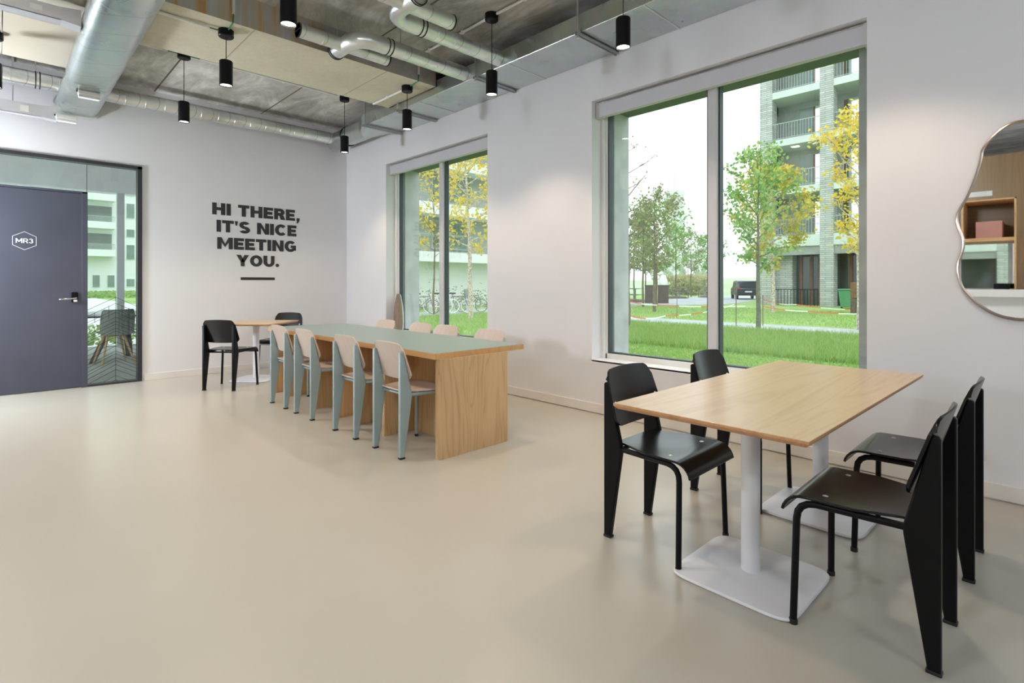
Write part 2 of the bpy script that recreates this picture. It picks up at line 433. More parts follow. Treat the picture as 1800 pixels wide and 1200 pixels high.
# back wall: the glazed partition opening runs from x = -2.2 to 1.315
PX0, PX1, PZ = -2.2, 1.313, 2.70
wall_with_holes('wall_back', M['wall'], (YB, YB + .12), 'x', XL, XW + .28, 0, ZC + .1, [(PX0, PX1, 0, PZ)])
wall_with_holes('wall_left', M['wall'], (XL - .2, XL), 'y', YR, YB, 0, ZC + .1, [(-6.2, -2.6, 1.0, 3.3)])  # opening added in this unseen wall to let daylight in
wall_with_holes('wall_rear', M['wall'], (YR - .2, YR), 'x', XL, XW, 0, ZC + .1, [])
struct(MB().box(XW - .014, XW, YR, YB, .008, .095).build('baseboard_right', M['base'], None, False, .003))
struct(MB().box(1.335, XW - .014, YB - .014, YB, 0, .085).build('baseboard_back', M['base'], None, False, .003))

for k, (a, b) in enumerate(wins):
    struct(bx('trim_%d' % (k + 1), M['soffitboard'], XW + .285, XW + .545, a + .105, b - .05, 2.918, 2.932))

# ------------------------------------------------------------------ windows
def window(n, y0, y1, seen=True):
    w = bpy.data.objects.new(n, None); COL.objects.link(w); w.location = (XW, y0, .5); struct(w)
    L = y1 - y0; H = 2.47
    f = MB()   # local: x into the wall, y along it, z up
    f.box(.185, .275, 0, .016, 0, H); f.box(.185, .275, L - .045, L, 0, H); f.box(.185, .275, 0, L, 0, .05); f.box(.185, .275, 0, L, H - .06, H)
    f.box(.150, .185, L - .03, L, 0, H)                     # blind guide rails
    f.box(.165, .185, 0, .012, 0, H)
    f.build('window_frame', M['wallw'], w, False, .004)
    c = L / 2
    MB().box(.165, .275, c - .033, c + .045, .05, H - .06).build('mullion', M['frame'], w, False, .004)
    g = MB()
    for a, b, g0 in ((.016, c - .033, .005), (c + .045, L - .045, .022)):
        for q0, q1 in ((a, a + g0), (b - .012, b)): g.box(.20, .262, q0, q1, .05, H - .06)
        g.box(.205, .262, a, b, .05, .062)
    g.build('gasket', M['gasket'], w, False)
    for a, b in ((.020, c - .045), (c + .067, L - .057)):
        MB().box(.226, .234, a, b, .06, H - .06).build('glass_pane', M['glass'], w, False)
    struct_sill = MB().box(.0, .185, .0, L, -.012, .004).build('window_sill', M['wallw'], w, False)
    return w
for k, n in enumerate(('window_4', 'window_3', 'window_2', 'window_1')): window(n, *wins[k])

def blind(y0, y1, label):
    b = thing('roller_blind', label, 'blind', (XW + .098, (y0 + y1) / 2, 2.955), 0, 'roller blinds over the windows')
    L = (y1 - y0) / 2 - .03
    MB().prism([(-.04, 0), (.055, 0), (.055, -.075), (.02, -.135), (-.04, -.135)], lambda p, q, h: (p, h, q), -L, L).build('cassette', M['blind'], b, False, .006)
    for s in (-1, 1): MB().box(-.045, .06, s * L - .012 + s * .008, s * L + .012 + s * .008, -.14, .004).build('end_bracket', M['frame'], b, False, .003)
    MB().box(-.052, -.040, -L, L, -.012, -.003).build('top_rail', M['chrome'], b, False)
    MB().tube([(.03, L - .02, -.13), (.03, L - .02, -.135)], .018, 8).build('fabric_roll', M['blind'], b)
    return b
blind(*wins[2], 'grey roller blind cassette across the large near window')
blind(*wins[3], 'grey roller blind cassette across the smaller far window')

# ------------------------------------------------------------------ glazed partition, door
part = bpy.data.objects.new('window_5', None); COL.objects.link(part); part.location = (PX1, YB, 0); struct(part)
W = PX1 - PX0
f = MB(); f.box(-.048, 0, -.02, .10, 0, PZ); f.box(-W, 0, -.02, .10, PZ - .04, PZ); f.box(-W, -W + .05, -.02, .10, 0, PZ); f.box(-.55, -.04, -.02, .10, 0, .022)
f.build('partition_frame', M['part'], part, False, .003)
f = MB(); f.box(-.594, -.54, -.022, .10, 0, 2.315); f.box(-1.60, -.54, -.022, .10, 2.293, 2.315); f.box(-1.64, -1.59, -.022, .10, 0, PZ)
f.build('door_frame', M['door'], part, False, .003)
MB().box(-.540, -.048, .03, .042, .022, PZ - .04).build('side_glass', M['glassp'], part, False)
MB().box(-1.59, -.5445, .03, .042, 2.315, PZ - .04).build('transom_glass', M['glassp'], part, False)
MB().box(-W + .05, -1.64, .03, .042, .022, PZ - .04).build('end_glass', M['glassp'], part, False)
j = MB(); j.box(-.5445, -.5405, .028, .044, 2.315, PZ - .04); j.build('glass_joint', M['part'], part, False)
fl = MB()
def film_line(x0, z0, x1, z1, w=.004):
    d = Vector((x1 - x0, 0, z1 - z0)); n = Vector((-d.z, 0, d.x)).normalized() * w / 2
    a = Vector((x0, 0, z0)); b = a + d
    fl.prism([(a.x + n.x, a.z + n.z), (b.x + n.x, b.z + n.z), (b.x - n.x, b.z - n.z), (a.x - n.x, a.z - n.z)], lambda p, q, h: (p, h, q), .027, .0295)
xa, xm, xb = -.538, -.264, -.05
film_line(xm, .03, xm, 1.06)
zk = 1.06
rng = random.Random(5)
while zk > -.10:
    for (x, sl) in ((xa, .545), (xb, 1.02 * .545)):
        t0, t1 = (xm, zk), (x, zk - abs(x - xm) * .545)
        zlo = t1[1]
        if zlo < .03:
            k = (zk - .03) / (zk - zlo) if zk > .03 else 0
            t1 = (xm + (x - xm) * k, .03)
        if zk > .03: film_line(*t0, *t1)
    zk -= rng.choice((.035, .05, .075, .06))
for xq in (-.47, -.40, -.33): film_line(xq, .955 + (xq + .33) * .545, xq, .80 + (xq + .33) * .3)
for xq in (-.20, -.13): film_line(xq, .96 - (xq + .20) * .5, xq, .66)
fl.build('film_pattern', M['film'], part, False)

door = bpy.data.objects.new('door_1', None); COL.objects.link(door); door.location = (.722, YB, 0); struct(door)
MB().box(-.99, 0, -.012, .05, .006, 2.29).build('door_leaf', M['door'], door, False, .003)
pl = MB().box(-.098, -.038, -.030, -.012, 1.010, 1.128).build('lock_plate', M['blk'], door, False, .008)
MB().box(-.080, -.045, -.0335, -.030, 1.013, 1.038).build('lock_cover', M['plastic'], pl, False, .003)
MB().tube([(-.060, -.030, 1.058), (-.060, -.068, 1.058), (-.075, -.078, 1.057), (-.195, -.078, 1.048), (-.205, -.066, 1.047)], .0095, 10).build('lever_handle', M['chrome'], pl)

# ------------------------------------------------------------------ lettering
TH = .31
def rect(x0, y0, x1, y1): return [(x0, y0), (x1, y0), (x1, y1), (x0, y1)]
def ring(cx, cy, rx, ry, a0, a1, tx, ty, n=18):
    o = [(cx + rx * math.cos(a0 + (a1 - a0) * k / n), cy + ry * math.sin(a0 + (a1 - a0) * k / n)) for k in range(n + 1)]
    i = [(cx + (rx - tx) * math.cos(a0 + (a1 - a0) * k / n), cy + (ry - ty) * math.sin(a0 + (a1 - a0) * k / n)) for k in range(n + 1)]
    return [[o[k], o[k + 1], i[k + 1], i[k]] for k in range(n)]
def glyph(c, t):
    b = t * .82
    if c == 'I': return t, [rect(0, 0, t, 1)]
    if c == 'H': return .92, [rect(0, 0, t, 1), rect(.92 - t, 0, .92, 1), rect(t, .5 - b / 2, .92 - t, .5 + b / 2)]
    if c == 'T': return .84, [rect(0, 1 - b, .84, 1), rect(.42 - t / 2, 0, .42 + t / 2, 1 - b)]
    if c == 'E': return .76, [rect(0, 0, t, 1), rect(t, 1 - b, .76, 1), rect(t, 0, .76, b), rect(t, .5 - b / 2, .70, .5 + b / 2)]
    if c == 'N': return .95, [rect(0, 0, t, 1), rect(.95 - t, 0, .95, 1), [(t, 1), (t * .95, .62), (.95 - t, 0), (.95 - t * .95, .38)]]
    if c == 'M': return 1.14, [rect(0, 0, t, 1), rect(1.14 - t, 0, 1.14, 1), [(t, 1), (t, .58), (.57, .16), (.57, .45)], [(1.14 - t, 1), (.57, .45), (.57, .16), (1.14 - t, .58)]]
    if c == 'R':
        return .87, [rect(0, 0, t, 1), rect(t, 1 - b, .5, 1), rect(t, .36, .5, .36 + b)] + ring(.5, .68, .34, .32, -PI / 2, PI / 2, t, b) + [[(.40, .40), (.40 + t * 1.15, .40), (.90, 0), (.90 - t * 1.2, 0)]]
    if c == 'O': return 1.0, ring(.5, .5, .5, .515, 0, 2 * PI, t, b, 36)
    if c == 'C': return .95, ring(.5, .5, .5, .515, R(42), R(318), t, b, 30)
    if c == 'G': return .98, ring(.5, .5, .5, .515, R(42), R(325), t, b, 30) + [rect(.52, .36, .98, .36 + b * .9), rect(.98 - t * .85, .12, .98, .40)]
    if c == 'S':
        return .84, ring(.42, .70, .40, .315, R(25), R(270), t, b, 24) + ring(.42, .285, .42, .30, R(-155), R(90), t, b, 24)
    if c == 'U': return .92, [rect(0, .42, t, 1), rect(.92 - t, .42, .92, 1)] + ring(.46, .44, .46, .455, PI, 2 * PI, t, b, 24)
    if c == 'Y': return .98, [[(0, 1), (t * 1.15, 1), (.49 + t / 2, .38), (.49 - t / 2, .38)], [(.98 - t * 1.15, 1), (.98, 1), (.49 + t / 2, .38), (.49 - t / 2, .38)], rect(.49 - t / 2, 0, .49 + t / 2, .40)]
    if c == '3': return .76, ring(.36, .715, .36, .285, R(-90), R(160), t, b, 20) + ring(.36, .295, .40, .31, R(-160), R(90), t, b, 20)
    if c == '.': return .30, [[(.15 + .155 * math.cos(k * PI / 8), .145 + .155 * math.sin(k * PI / 8)) for k in range(16)]]
    if c == ',': return .32, [[(.06, .27), (.32, .27), (.30, .05), (.17, -.20), (.03, -.20), (.10, .0), (.04, 0)]]
    if c == "'": return .22, [[(0, 1), (.22, 1), (.17, .62), (.05, .62)]]
    return .36, []
def write(text, x0, x1, z0, cap, name, m, parent, y0, y1, t=TH, gap=.085):
    """raised letters fitted between x0 and x1; each word is a mesh of its own"""
    x = 0; words = [[]]
    for c in text:
        w, ps = glyph(c, t)
        if c == ' ': words.append([])
        words[-1] += [[(px + x, py) for px, py in q] for q in ps]
        x += w + gap
    x -= gap; s = (x1 - x0) / x
    for polys in words:
        mb = MB()
        for q in polys: mb.prism(q, lambda a, b, h: (x0 + a * s, h, z0 + b * cap), y0, y1)
        mb.build(name, m, parent, False)
wt = thing('wall_lettering', 'bold charcoal words greeting visitors on the white back wall, above a short bar', 'lettering', (2.71, YB, 1.75))
def wl_line(txt, x0, x1, z0, cap): write(txt, x0 - 2.71, x1 - 2.71, z0 - 1.75, cap, 'word', M['vinyl'], wt, -.004, -.0005)
wl_line('HI THERE,', 2.111, 3.312, 2.176, .164)
wl_line("IT'S NICE", 2.165, 3.262, 1.941, .164)
wl_line('MEETING', 2.174, 3.255, 1.706, .163)
wl_line('YOU.', 2.417, 3.005, 1.474, .160)
MB().box(2.474 - 2.71, 2.942 - 2.71, -.004, -.0005, 1.279 - 1.75, 1.318 - 1.75).build('underline_bar', M['vinyl'], wt, False)
hx = MB(); P6 = [(.219 + .0 - .722, 1.811), (.319 - .722, 1.757), (.319 - .722, 1.656), (.219 - .722, 1.604), (.120 - .722, 1.656), (.120 - .722, 1.757)]
for k in range(6):
    a, b = P6[k], P6[(k + 1) % 6]; c0 = (.219 - .722, 1.7075)
    ia = (c0[0] + (a[0] - c0[0]) * .955, c0[1] + (a[1] - c0[1]) * .955); ib = (c0[0] + (b[0] - c0[0]) * .955, c0[1] + (b[1] - c0[1]) * .955)
    hx.prism([a, b, ib, ia], lambda p, q, h: (p, h, q), -.0150, -.0125)
hs = hx.build('hexagon_sign', M['vinylw'], door, False)
write('MR3', .147 - .722, .292 - .722, 1.681, .052, 'sign_text', M['vinylw'], hs, -.0150, -.0125, .2, .12)

# ------------------------------------------------------------------ ceiling services
# rectangular duct along the window wall
rd = thing('rectangular_duct', 'long rectangular galvanised duct along the top of the window wall', 'duct', (3.80, 2, 3.345))
ZD = 3.345
def rel(o, pts): return [tuple(Vector(p) - o.location) for p in pts]
d = MB(); d.box(3.53 - 3.80, 4.075 - 3.80, YR - 2 + .02, 6.55 - 2, 0, .158)
d.build('duct_body', M['galvd'], rd, False, .004)
for yy in (6.54, 5.2, 3.7, 2.2, .7): MB().box(-.275, .272, yy - 2 - .006, yy - 2 + .006, -.006, .0).build('joint_flange', M['galv'], rd, False)
tr = MB(); n = 24        # square to round transition, then elbow
ring0 = []; ring1 = []
for k in range(n):
    a = 2 * PI * (k + .5) / n; ca, sa = math.cos(a), math.sin(a); m_ = max(abs(ca), abs(sa))
    ring0.append((3.80 + .27 * ca / m_, 6.55, 3.424 + .078 * sa / m_)); ring1.append((3.78, 6.95, 3.49) if 0 else (3.80 + .135 * ca, 6.90, 3.44 + .135 * sa))
tr.add(rel(rd, ring0 + ring1), [(k, (k + 1) % n, n + (k + 1) % n, n + k) for k in range(n)])
tr.build('transition_piece', M['galvd'], rd)
MB().tube(rel(rd, [(3.80, 6.88, 3.44), (3.80, 7.93, 3.44)]), .135, 24).build('round_section', M['galvd'], rd)
rb = MB()
for yy in (7.45,): rb.tube(rel(rd, arc((3.80, yy, 3.44), .139, 0, 2 * PI, 24, (1, 0, 0), (0, 0, 1))[:-1]), .008, 6, closed=True)
rb.build('rubber_seal', M['rubber'], rd)

def spiral_pipe(mb, pts, r, pitch=.14, n=24):
    """round duct whose spiral seams are small ridges in the one tube"""
    P, Q = Vector(pts[0]), Vector(pts[1]); L = (Q - P).length; t = (Q - P) / L; hs, rr = [0.0], [r]
    for k in range(1, int(L / pitch) + 1):
        h = k * pitch
        if h > L - .02: break
        for dh, dr in ((-.016, 0), (-.005, 0), (-.0025, .0022), (.0025, .0022), (.005, 0), (.016, 0)): hs.append(h + dh); rr.append(r + dr)
    hs.append(L); rr.append(r)
    mb.tube([P + t * h for h in hs], rr, n)
bp = thing('round_duct', 'round spiral duct running along the top of the lettered back wall', 'duct', (0, 7.80, 3.455))
q = MB(); spiral_pipe(q, rel(bp, [(-5.9, 7.80, 3.455), (3.68, 7.80, 3.455)]), .086, .2)
q.build('pipe', M['spiral'], bp)
for xx in (.30, .335): MB().tube(rel(bp, arc((xx, 7.80, 3.455), .089, 0, 2 * PI, 22, (0, 1, 0), (0, 0, 1))[:-1]), .006, 6, closed=True).build('rubber_seal', M['rubber'], bp)
for xx in (.30, .118): MB().tube(rel(bp, [(xx, 7.80, 3.54), (xx, 7.80, ZC)]), .005, 6).build('hanger_rod', M['strut'], bp)

def tee_branch(label, ymain, s):
    """main spur from the rectangular duct, elbow, and a tee of narrower pipe parallel to the spur"""
    o = thing('ventilation_tee', label, 'duct', (2.6, ymain, 3.44), 0, 'round supply branches off the rectangular duct')
    r = .071; z = 3.432; q = MB()
    spiral_pipe(q, rel(o, [(3.527, ymain, z), (2.62, ymain, z)]), r, .19); q.build('spur_pipe', M['spiral'], o)
    e = MB(); e.tube(rel(o, [(2.66, ymain, z)] + arc((2.48, ymain + s * .17, z), .17, R(-90) , R(-180), 12, (1, 0, 0), (0, s, 0))[0:] + [(2.31, ymain + s * .42, z)]), r + .002, 22)
    e.build('elbow', M['galv'], o)
    for xx in (2.60, 2.64): MB().tube(rel(o, arc((xx, ymain, z), r + .004, 0, 2 * PI, 22, (0, 1, 0), (0, 0, 1))[:-1]), .005, 6, closed=True).build('rubber_seal', M['rubber'], o)
    for dy in (.405, .43): MB().tube(rel(o, arc((2.31, ymain + s * dy, z), r + .004, 0, 2 * PI, 22, (1, 0, 0), (0, 0, 1))[:-1]), .005, 6, closed=True).build('rubber_seal', M['rubber'], o)
    yb = ymain + s * .25; q = MB()
    spiral_pipe(q, rel(o, [(1.88, yb, z), (2.76, yb, z)]), .060, .21); q.build('branch_pipe', M['spiral'], o)
    for xx, d_ in ((1.88, -1), (2.76, 1)):
        g = MB(); g.tube(rel(o, arc((xx, yb, z), .060, 0, 2 * PI, 22, (0, 1, 0), (0, 0, 1))[:-1]), .007, 6, closed=True)
        g.lathe([(.0, d_ * .004), (.056, d_ * .004)], rel(o, [(xx, yb, z)])[0], 22, 'x')
        g.tube(rel(o, [(xx + d_ * .006, yb - .055, z), (xx + d_ * .006, yb + .055, z)]), .004, 5)
        g.build('end_valve', M['rubber'], o)
    for xx, yy in ((2.24, yb), (2.75, ymain)): MB().tube(rel(o, [(xx, yy, z + .06), (xx, yy, ZC)]), .005, 6).build('hanger_rod', M['strut'], o)
tee_branch('round duct tee below the rusty beam face, both its open ends in view', 4.36, 1)
tee_branch('round duct tee cut by the top of the photo, nearest the camera', 3.83, -1)

# flat oval duct on the left, its branch troughs and boxes
fo = thing('flat_oval_duct', 'wide flat oval galvanised duct crossing the ceiling at upper left', 'duct', (.675, 4, 3.20))
def oval(w, h, n=10):
    r = h / 2; c = w / 2 - r; pts = [(c + r * math.cos(R(-90 + 180 * k / n)), r * math.sin(R(-90 + 180 * k / n))) for k in range(n + 1)]
    return pts + [(-a, -b) for a, b in pts]
od = MB(); ov = oval(.40, .2); no = len(ov); hs = [(-10.5, 1.0)]
for k in range(-8, 10): hs += [(k * .40 - .012, 1.0), (k * .40, 1.0), (k * .40 + .004, 1.006), (k * .40 + .012, 1.006), (k * .40 + .016, 1.0), (k * .40 + .028, 1.0)]
hs.append((4.0, 1.0))
od.add([(a * q_, h + .12 * (a / .2) * (-10 < h < 3.9), b * q_ + .1) for h, q_ in hs for a, b in ov],
       [(i * no + k, i * no + (k + 1) % no, (i + 1) * no + (k + 1) % no, (i + 1) * no + k) for i in range(len(hs) - 1) for k in range(no)] + [tuple(range(no))[::-1]])
od.build('duct_body', M['ovald'], fo)
MB().prism([(a, b + .1) for a, b in oval(.44, .24)], lambda p_, q_, h: (p_, h, q_), 3.98, 4.068).build('wall_collar', M['galv'], fo)
def trunk(name, label, y, z, w, h, x1):
    o = thing(name, label, 'trunking', (-2, y, z), 0)
    c = MB(); t_ = .004
    for a in ((-3.9, x1 + 2, -w / 2, w / 2, 0, t_), (-3.9, x1 + 2, -w / 2, -w / 2 + t_, 0, h), (-3.9, x1 + 2, w / 2 - t_, w / 2, 0, h)): c.box(*a)
    c.build('channel', M['zinc'], o, False)
    MB().prism([(x1 + 2 - .12, 0), (x1 + 2, -.015), (x1 + 2, h + .015), (x1 + 2 - .12, h)], lambda p_, q_, hh: (p_, hh, q_), -w / 2 - .006, w / 2 + .006).build('end_flange', M['zinc'], o, False)
    MB().box(x1 + 2 - .30, x1 + 2 - .23, -w / 2 - .004, -w / 2, .03, h - .03).build('label_plate', M['plastic'], o, False)
    MB().tube([(2.12, 0, h), (2.12, 0, (3.43 if y < 7.07 else ZC) - z)], .006, 6).build('hanger_rod', M['strut'], o)
    return o
trunk('cable_trunking', 'bright zinc cable trunking under the cream ceiling board, top left corner', 5.42, 3.26, .12, .10, .475)
trunk('cable_trunking', 'dull zinc cable trunking low over the glazed partition, beside the back wall', 7.80, 3.05, .10, .125, .475)
def em_light(label, x, y, z, rz):
    o = thing('emergency_light', label, 'light', (x, y, z), rz, 'white emergency light boxes')
    MB().box(-.09, .09, -.035, .035, -.045, 0).build('housing', M['plastic'], o, False, .006)
    MB().box(-.086, .086, -.032, .032, -.072, -.045).build('diffuser', M['wallw'], o, False, .004)
    MB().box(-.104, -.09, -.008, .008, -.018, -.003).build('cable_gland', M['rubber'], o, False)
em_light('white emergency light box fixed under the flat oval duct', .680, 6.96, 3.20, 0)
em_light('white emergency light box under the end of the low trunking at the wall', .555, 7.74, 3.105, .0)
def strut(label, y):
    o = thing('duct_support', label, 'bracket', (3.78, y, 3.338), 0, 'zinc supports under the rectangular duct')
    b_ = MB(); b_.box(-.30, .295, -.016, -.013, -.024, .0); b_.box(-.30, .295, .013, .016, -.024, .0); b_.box(-.30, .295, -.016, .016, -.003, .0); b_.build('channel', M['strut'], o, False)
    for dy in (-.0,): MB().tube([(-.278, dy, -.045), (-.278, dy, ZC - 3.33)], .010, 8).build('threaded_rod', M['strut'], o)
    MB().lathe([(.017, -.05), (.017, -.038)], (-.275, 0, 0), 6).build('nut', M['chrome'], o)
for y, s_ in ((6.42, 'farthest zinc duct support, at the square end of the duct'), (5.61, 'zinc duct support behind the beam pendant, second from the far end'), (4.15, 'zinc duct support beside the lower round spur, third from the far end'), (2.82, 'zinc duct support nearest the camera')): strut(s_, y)

# pendants
def pendant(x, y, zc, label):
    o = thing('pendant_lamp', label, 'lamp', (x, y, zc), 0, 'black cylinder pendants')
    MB().lathe([(.0, 0), (.062, 0), (.062, -.055), (.056, -.062), (0, -.062)], n=28).build('canopy', M['blk'], o)
    zt = 3.163 - zc; zb = 2.948 - zc
    MB().tube([(0, 0, -.06), (0, 0, zt)], .0032, 6).build('cord', M['blk'], o)
    b_ = MB().lathe([(.0, zt), (.048, zt), (.0525, zt - .005), (.0525, zb), (.0475, zb), (.0475, zb + .022), (0, zb + .022)], n=32).build('shade', M['blk'], o)
    MB().lathe([(0, zb + .012), (.0465, zb + .012)], n=28).build('lens', M['lamp'], o)
    ld = bpy.data.lights.new('spot', 'SPOT'); ld.energy = LAMP_W; ld.color = LAMP_C; ld.spot_size = R(118); ld.spot_blend = .55; ld.shadow_soft_size = .045
    lo = bpy.data.objects.new('downlight', ld); COL.objects.link(lo); lo.parent = o; lo.location = (0, 0, zb - .012)
pendant(1.43, 6.50, ZC, 'black pendant left of the wall lettering, hung from the dark ceiling')
pendant(1.43, 5.05, 3.43, 'black pendant on the cream beam with green cable at its canopy')
pendant(1.39, 3.57, ZC, 'large black pendant cut by the top edge, left of the round duct tee')
pendant(3.28, 6.55, ZC, 'farthest black pendant, in front of the room corner')
pendant(3.29, 5.08, 3.43, 'black pendant above the far end of the smaller window, hung from the beam')
pendant(3.24, 3.61, ZC, 'black pendant left of the large window, its canopy on the grey ceiling')
pendant(3.28, 2.22, ZC, 'black pendant in front of the duct above the large window')
pendant(-.02, 6.50, ZC if 0 else 3.43, 'black pendant cut by the left edge beside the oval duct')
for x, y in ((3.28, .75), (1.40, 2.10), (-1.45, 2.1), (-1.45, -.8)):
    pendant(x, y, ZC, 'black pendant of the row continuing over the near part of the room')

# fill globes added to brighten the room, in the unseen parts of the hall
def globe(x, y, z, r, label):
    o = thing('fill_globe', label, 'lamp', (x, y, z), 0, 'added fill globes out of view')
    MB().lathe([(.0, -r)] + [(r * math.sin(k * PI / 14), -r * math.cos(k * PI / 14)) for k in range(1, 14)] + [(0, r)], n=24).build('fill_sphere', M['globe'], o)
    MB().lathe([(.0, r - .01), (.05, r - .015), (.05, r + .03), (0, r + .03)], n=18).build('cap', M['blk'], o)
    MB().tube([(0, 0, r + .02), (0, 0, (3.43 if 3 < y < 7.07 and x < .6 else ZC) - z)], .004, 6).build('cord', M['blk'], o)
for x, y, z, r, lb in ((-1.3, 7.38, 1.70, .25, 'large added fill globe nearest the glazed partition, out of view'), (-1.3, 1.60, 2.85, .135, 'added fill globe above the middle of the unseen left half'), (-1.3, -1.6, 2.75, .10, 'added fill globe beside the oak cabinet, out of view'), (.9, -2.6, 2.75, .11, 'small added fill globe near the rear wall, out of view')):
    globe(x, y, z, r, lb)

# conduits
def conduit(label, pts, green=None):
    o = thing('conduit', label, 'conduit', pts[0], 0, 'grey conduits between the pendants')
    pts_ = rel(o, pts); MB().tube(pts_, .0125, 8).build('pipe', M['conduit'], o)
    for a, b in zip(pts_[:-1], pts_[1:]):
        a, b = Vector(a), Vector(b); L = (b - a).length
        for k in range(1, int(L / .55) + 1):
            p_ = a + (b - a) * (k * .55 - .2) / L
            MB().box(p_.x - .014, p_.x + .014, p_.y - .014, p_.y + .014, p_.z - .015, p_.z + .018).build('clip', M['conduit'], o, False)
    if green: MB().tube(rel(o, green), .006, 8).build('cable', M['cable'], o)
zb_, zc_ = 3.412, ZC - .020
conduit('grey conduit along the beam, left of the pipe-fed pendant', [(.86, 5.05, zb_), (1.30, 5.05, zb_)], [(1.30, 5.05, zb_), (1.375, 5.05, zb_)])
conduit('grey conduit along the dark ceiling, left of the lettering pendant', [(.86, 6.50, zc_), (1.28, 6.50, zc_)], [(1.28, 6.50, zc_), (1.375, 6.50, zc_)])
conduit('long grey conduit along the dark ceiling toward the corner pendant', [(1.58, 6.50, zc_), (3.16, 6.53, zc_)], [(1.58, 6.50, zc_), (1.48, 6.50, zc_)])
conduit('grey conduit on the beam behind the beam pendant, toward the back wall', [(3.29, 5.15, zb_), (3.29, 5.82, zb_)])
conduit('grey conduit bent down the beam face onto the pipe-fed pendant', [(1.43, 4.85, ZC - .02), (1.43, 4.85, 3.50)], [(1.43, 4.85, 3.50), (1.43, 4.86, 3.43), (1.43, 4.98, 3.415)])
conduit('grey conduit bent down the beam face onto the beam pendant', [(3.29, 4.85, ZC - .02), (3.29, 4.85, 3.50)], [(3.29, 4.85, 3.50), (3.29, 4.86, 3.43), (3.29, 5.01, 3.415)])
conduit('grey conduit on the ceiling behind the pendant left of the large window', [(3.24, 3.68, zc_), (3.24, 4.84, zc_)])
conduit('grey conduit on the ceiling in front of the pendant left of the large window', [(3.24, 3.54, zc_), (3.26, 2.30, zc_)], [(3.24, 3.54, zc_), (3.24, 3.58, zc_)])
conduit('short grey conduit near the corner pendant, toward the beam', [(3.28, 6.45, zc_), (3.28, 5.90, zc_)])

# ------------------------------------------------------------------ chairs
def make_chair(label, group, leg_m, seat_m, name='dining_chair'):
    o = thing(name, label, 'chair', (0, 0, 0), 0, group)
    prof = [(-.004, .010), (.032, .010), (.094, .420), (.095, .445), (.022, .742), (.015, .750), (.002, .750), (-.004, .742)]
    legs = []
    for s in (-1, 1):
        l = MB().prism(prof, lambda p_, q_, h: (s * .178 + h, p_, q_), -.014, .014).build('rear_leg', leg_m, o, True, .0055, seg=3)
        MB().box(s * .178 - .0155, s * .178 + .0155, -.006, .036, 0, .012).build('foot_cap', M['rubber'], l, False, .003)
        A = Vector((s * .172, .06, .4375)); B = Vector((s * .203, .345, .4405)); F = Vector((s * .229, .412, .010))
        K = Vector((s * .209, .405, .437))
        cur = [A, B] + [B.lerp(K, t) * (1 - t) + K.lerp(K + (F - K) * .14, t) * t for t in (.25, .5, .75)] + [K + (F - K) * .14, F]
        t_ = MB().tube(cur, .0125, 12).build('front_leg', leg_m, o)
        MB().lathe([(0, 0), (.0145, 0), (.0145, .016), (.0125, .018)], tuple(F + Vector((0, 0, -.010))), 14).build('foot_cap', M['rubber'], t_)
    MB().tube([(-.165, .078, .435), (.165, .078, .435)], .010, 10).build('stretcher', leg_m, o)
    def seat(u, v):
        y = .050 + u * .430; hw = (.168 if u < .12 else .168 + .047 * min(1, (u - .12) / .3))
        # rounded rear corners
        x = (v * 2 - 1) * hw
        z = .452 + .006 * (1 - u) - .010 * (1 - (v * 2 - 1) ** 2) * math.sin(min(1, u * 1.25) * PI)
        yy = y
        if u > .78:
            a = (u - .78) / .22 * R(82); yy = .050 + .78 * .430 + .066 * math.sin(a); z -= .066 * (1 - math.cos(a))
        if u < .06: yy += .012 * abs(v * 2 - 1) ** 4
        return (x, yy, z)
    so = MB().sheet(seat, 26, 14, .010).build('seat', seat_m, o, True, .002)
    def back(u, v):
        s = v * 2 - 1; z = .548 + u * .255
        hw = .212 - .018 * u
        k = abs(s)
        # rounded corners, bowed top and bottom edges
        z += (.010 * (1 - k ** 2)) * (1 if u > .5 else -.6) * abs(u - .5) * 2
        cr = max(0, k - .80) / .20
        z += (-.040 if u > .5 else .028) * cr ** 2.2 * abs(u - .5) * 2
        hw2 = hw - (.006 if u > .94 or u < .06 else 0)
        x = s * hw2
        y = .006 + (.745 - z) * .30 + .012 + .55 * (x * x - .178 ** 2)
        return (x, y, z)
    bo = MB().sheet(back, 16, 20, -.010).build('backrest', seat_m, o, True, .002)
    for s in (-1, 1):
        zz = .650; y = .006 + (.745 - zz) * .30 + .0215
        sc = MB().lathe([(0, .008), (.006, .007), (.0105, .003), (.011, -.002)], (0, 0, 0), 14, 'y').build('screw', M['screw'], bo, loc=(s * .178, y, zz))
        sc.rotation_euler = (R(20), 0, 0)
        MB().lathe([(0, .0045), (.007, .004), (.0115, .0015), (.012, -.001)], (0, 0, 0), 14).build('screw', M['screw'], so, loc=(s * .150, .330, .4590))
    return o
black = make_chair('black chair nearest the camera, at the right of the near oak table', 'black chairs', M['blk'], M['seatb'])
G1 = 'black chairs around the near oak table'; black['group'] = G1
black.location = (2.302, .262, 0)
def place(src, x, y, rz, label, group):
    c = copy_tree(src); c.location = (x, y, 0); c.rotation_euler = (0, 0, rz); c['label'] = label; c['group'] = group; return c
place(black, 3.06, .248, 0, 'black chair at right, beyond the nearest one and closer to the wall', G1)
place(black, 2.315, 1.545, PI, 'black chair left of the near oak table with its whole seat in view', G1)
place(black, 3.165, 1.535, PI, 'black chair behind the near oak table, below the large window', G1)
place(black, 1.815, 6.705, R(-49), 'black chair seen from behind at the small far table', 'black chairs at the far small table')
place(black, 3.01, 7.69, R(-49) + PI, 'black chair half hidden behind the small far table', 'black chairs at the far small table')
pale = make_chair('x', 'x', M['blue'], M['ply'])
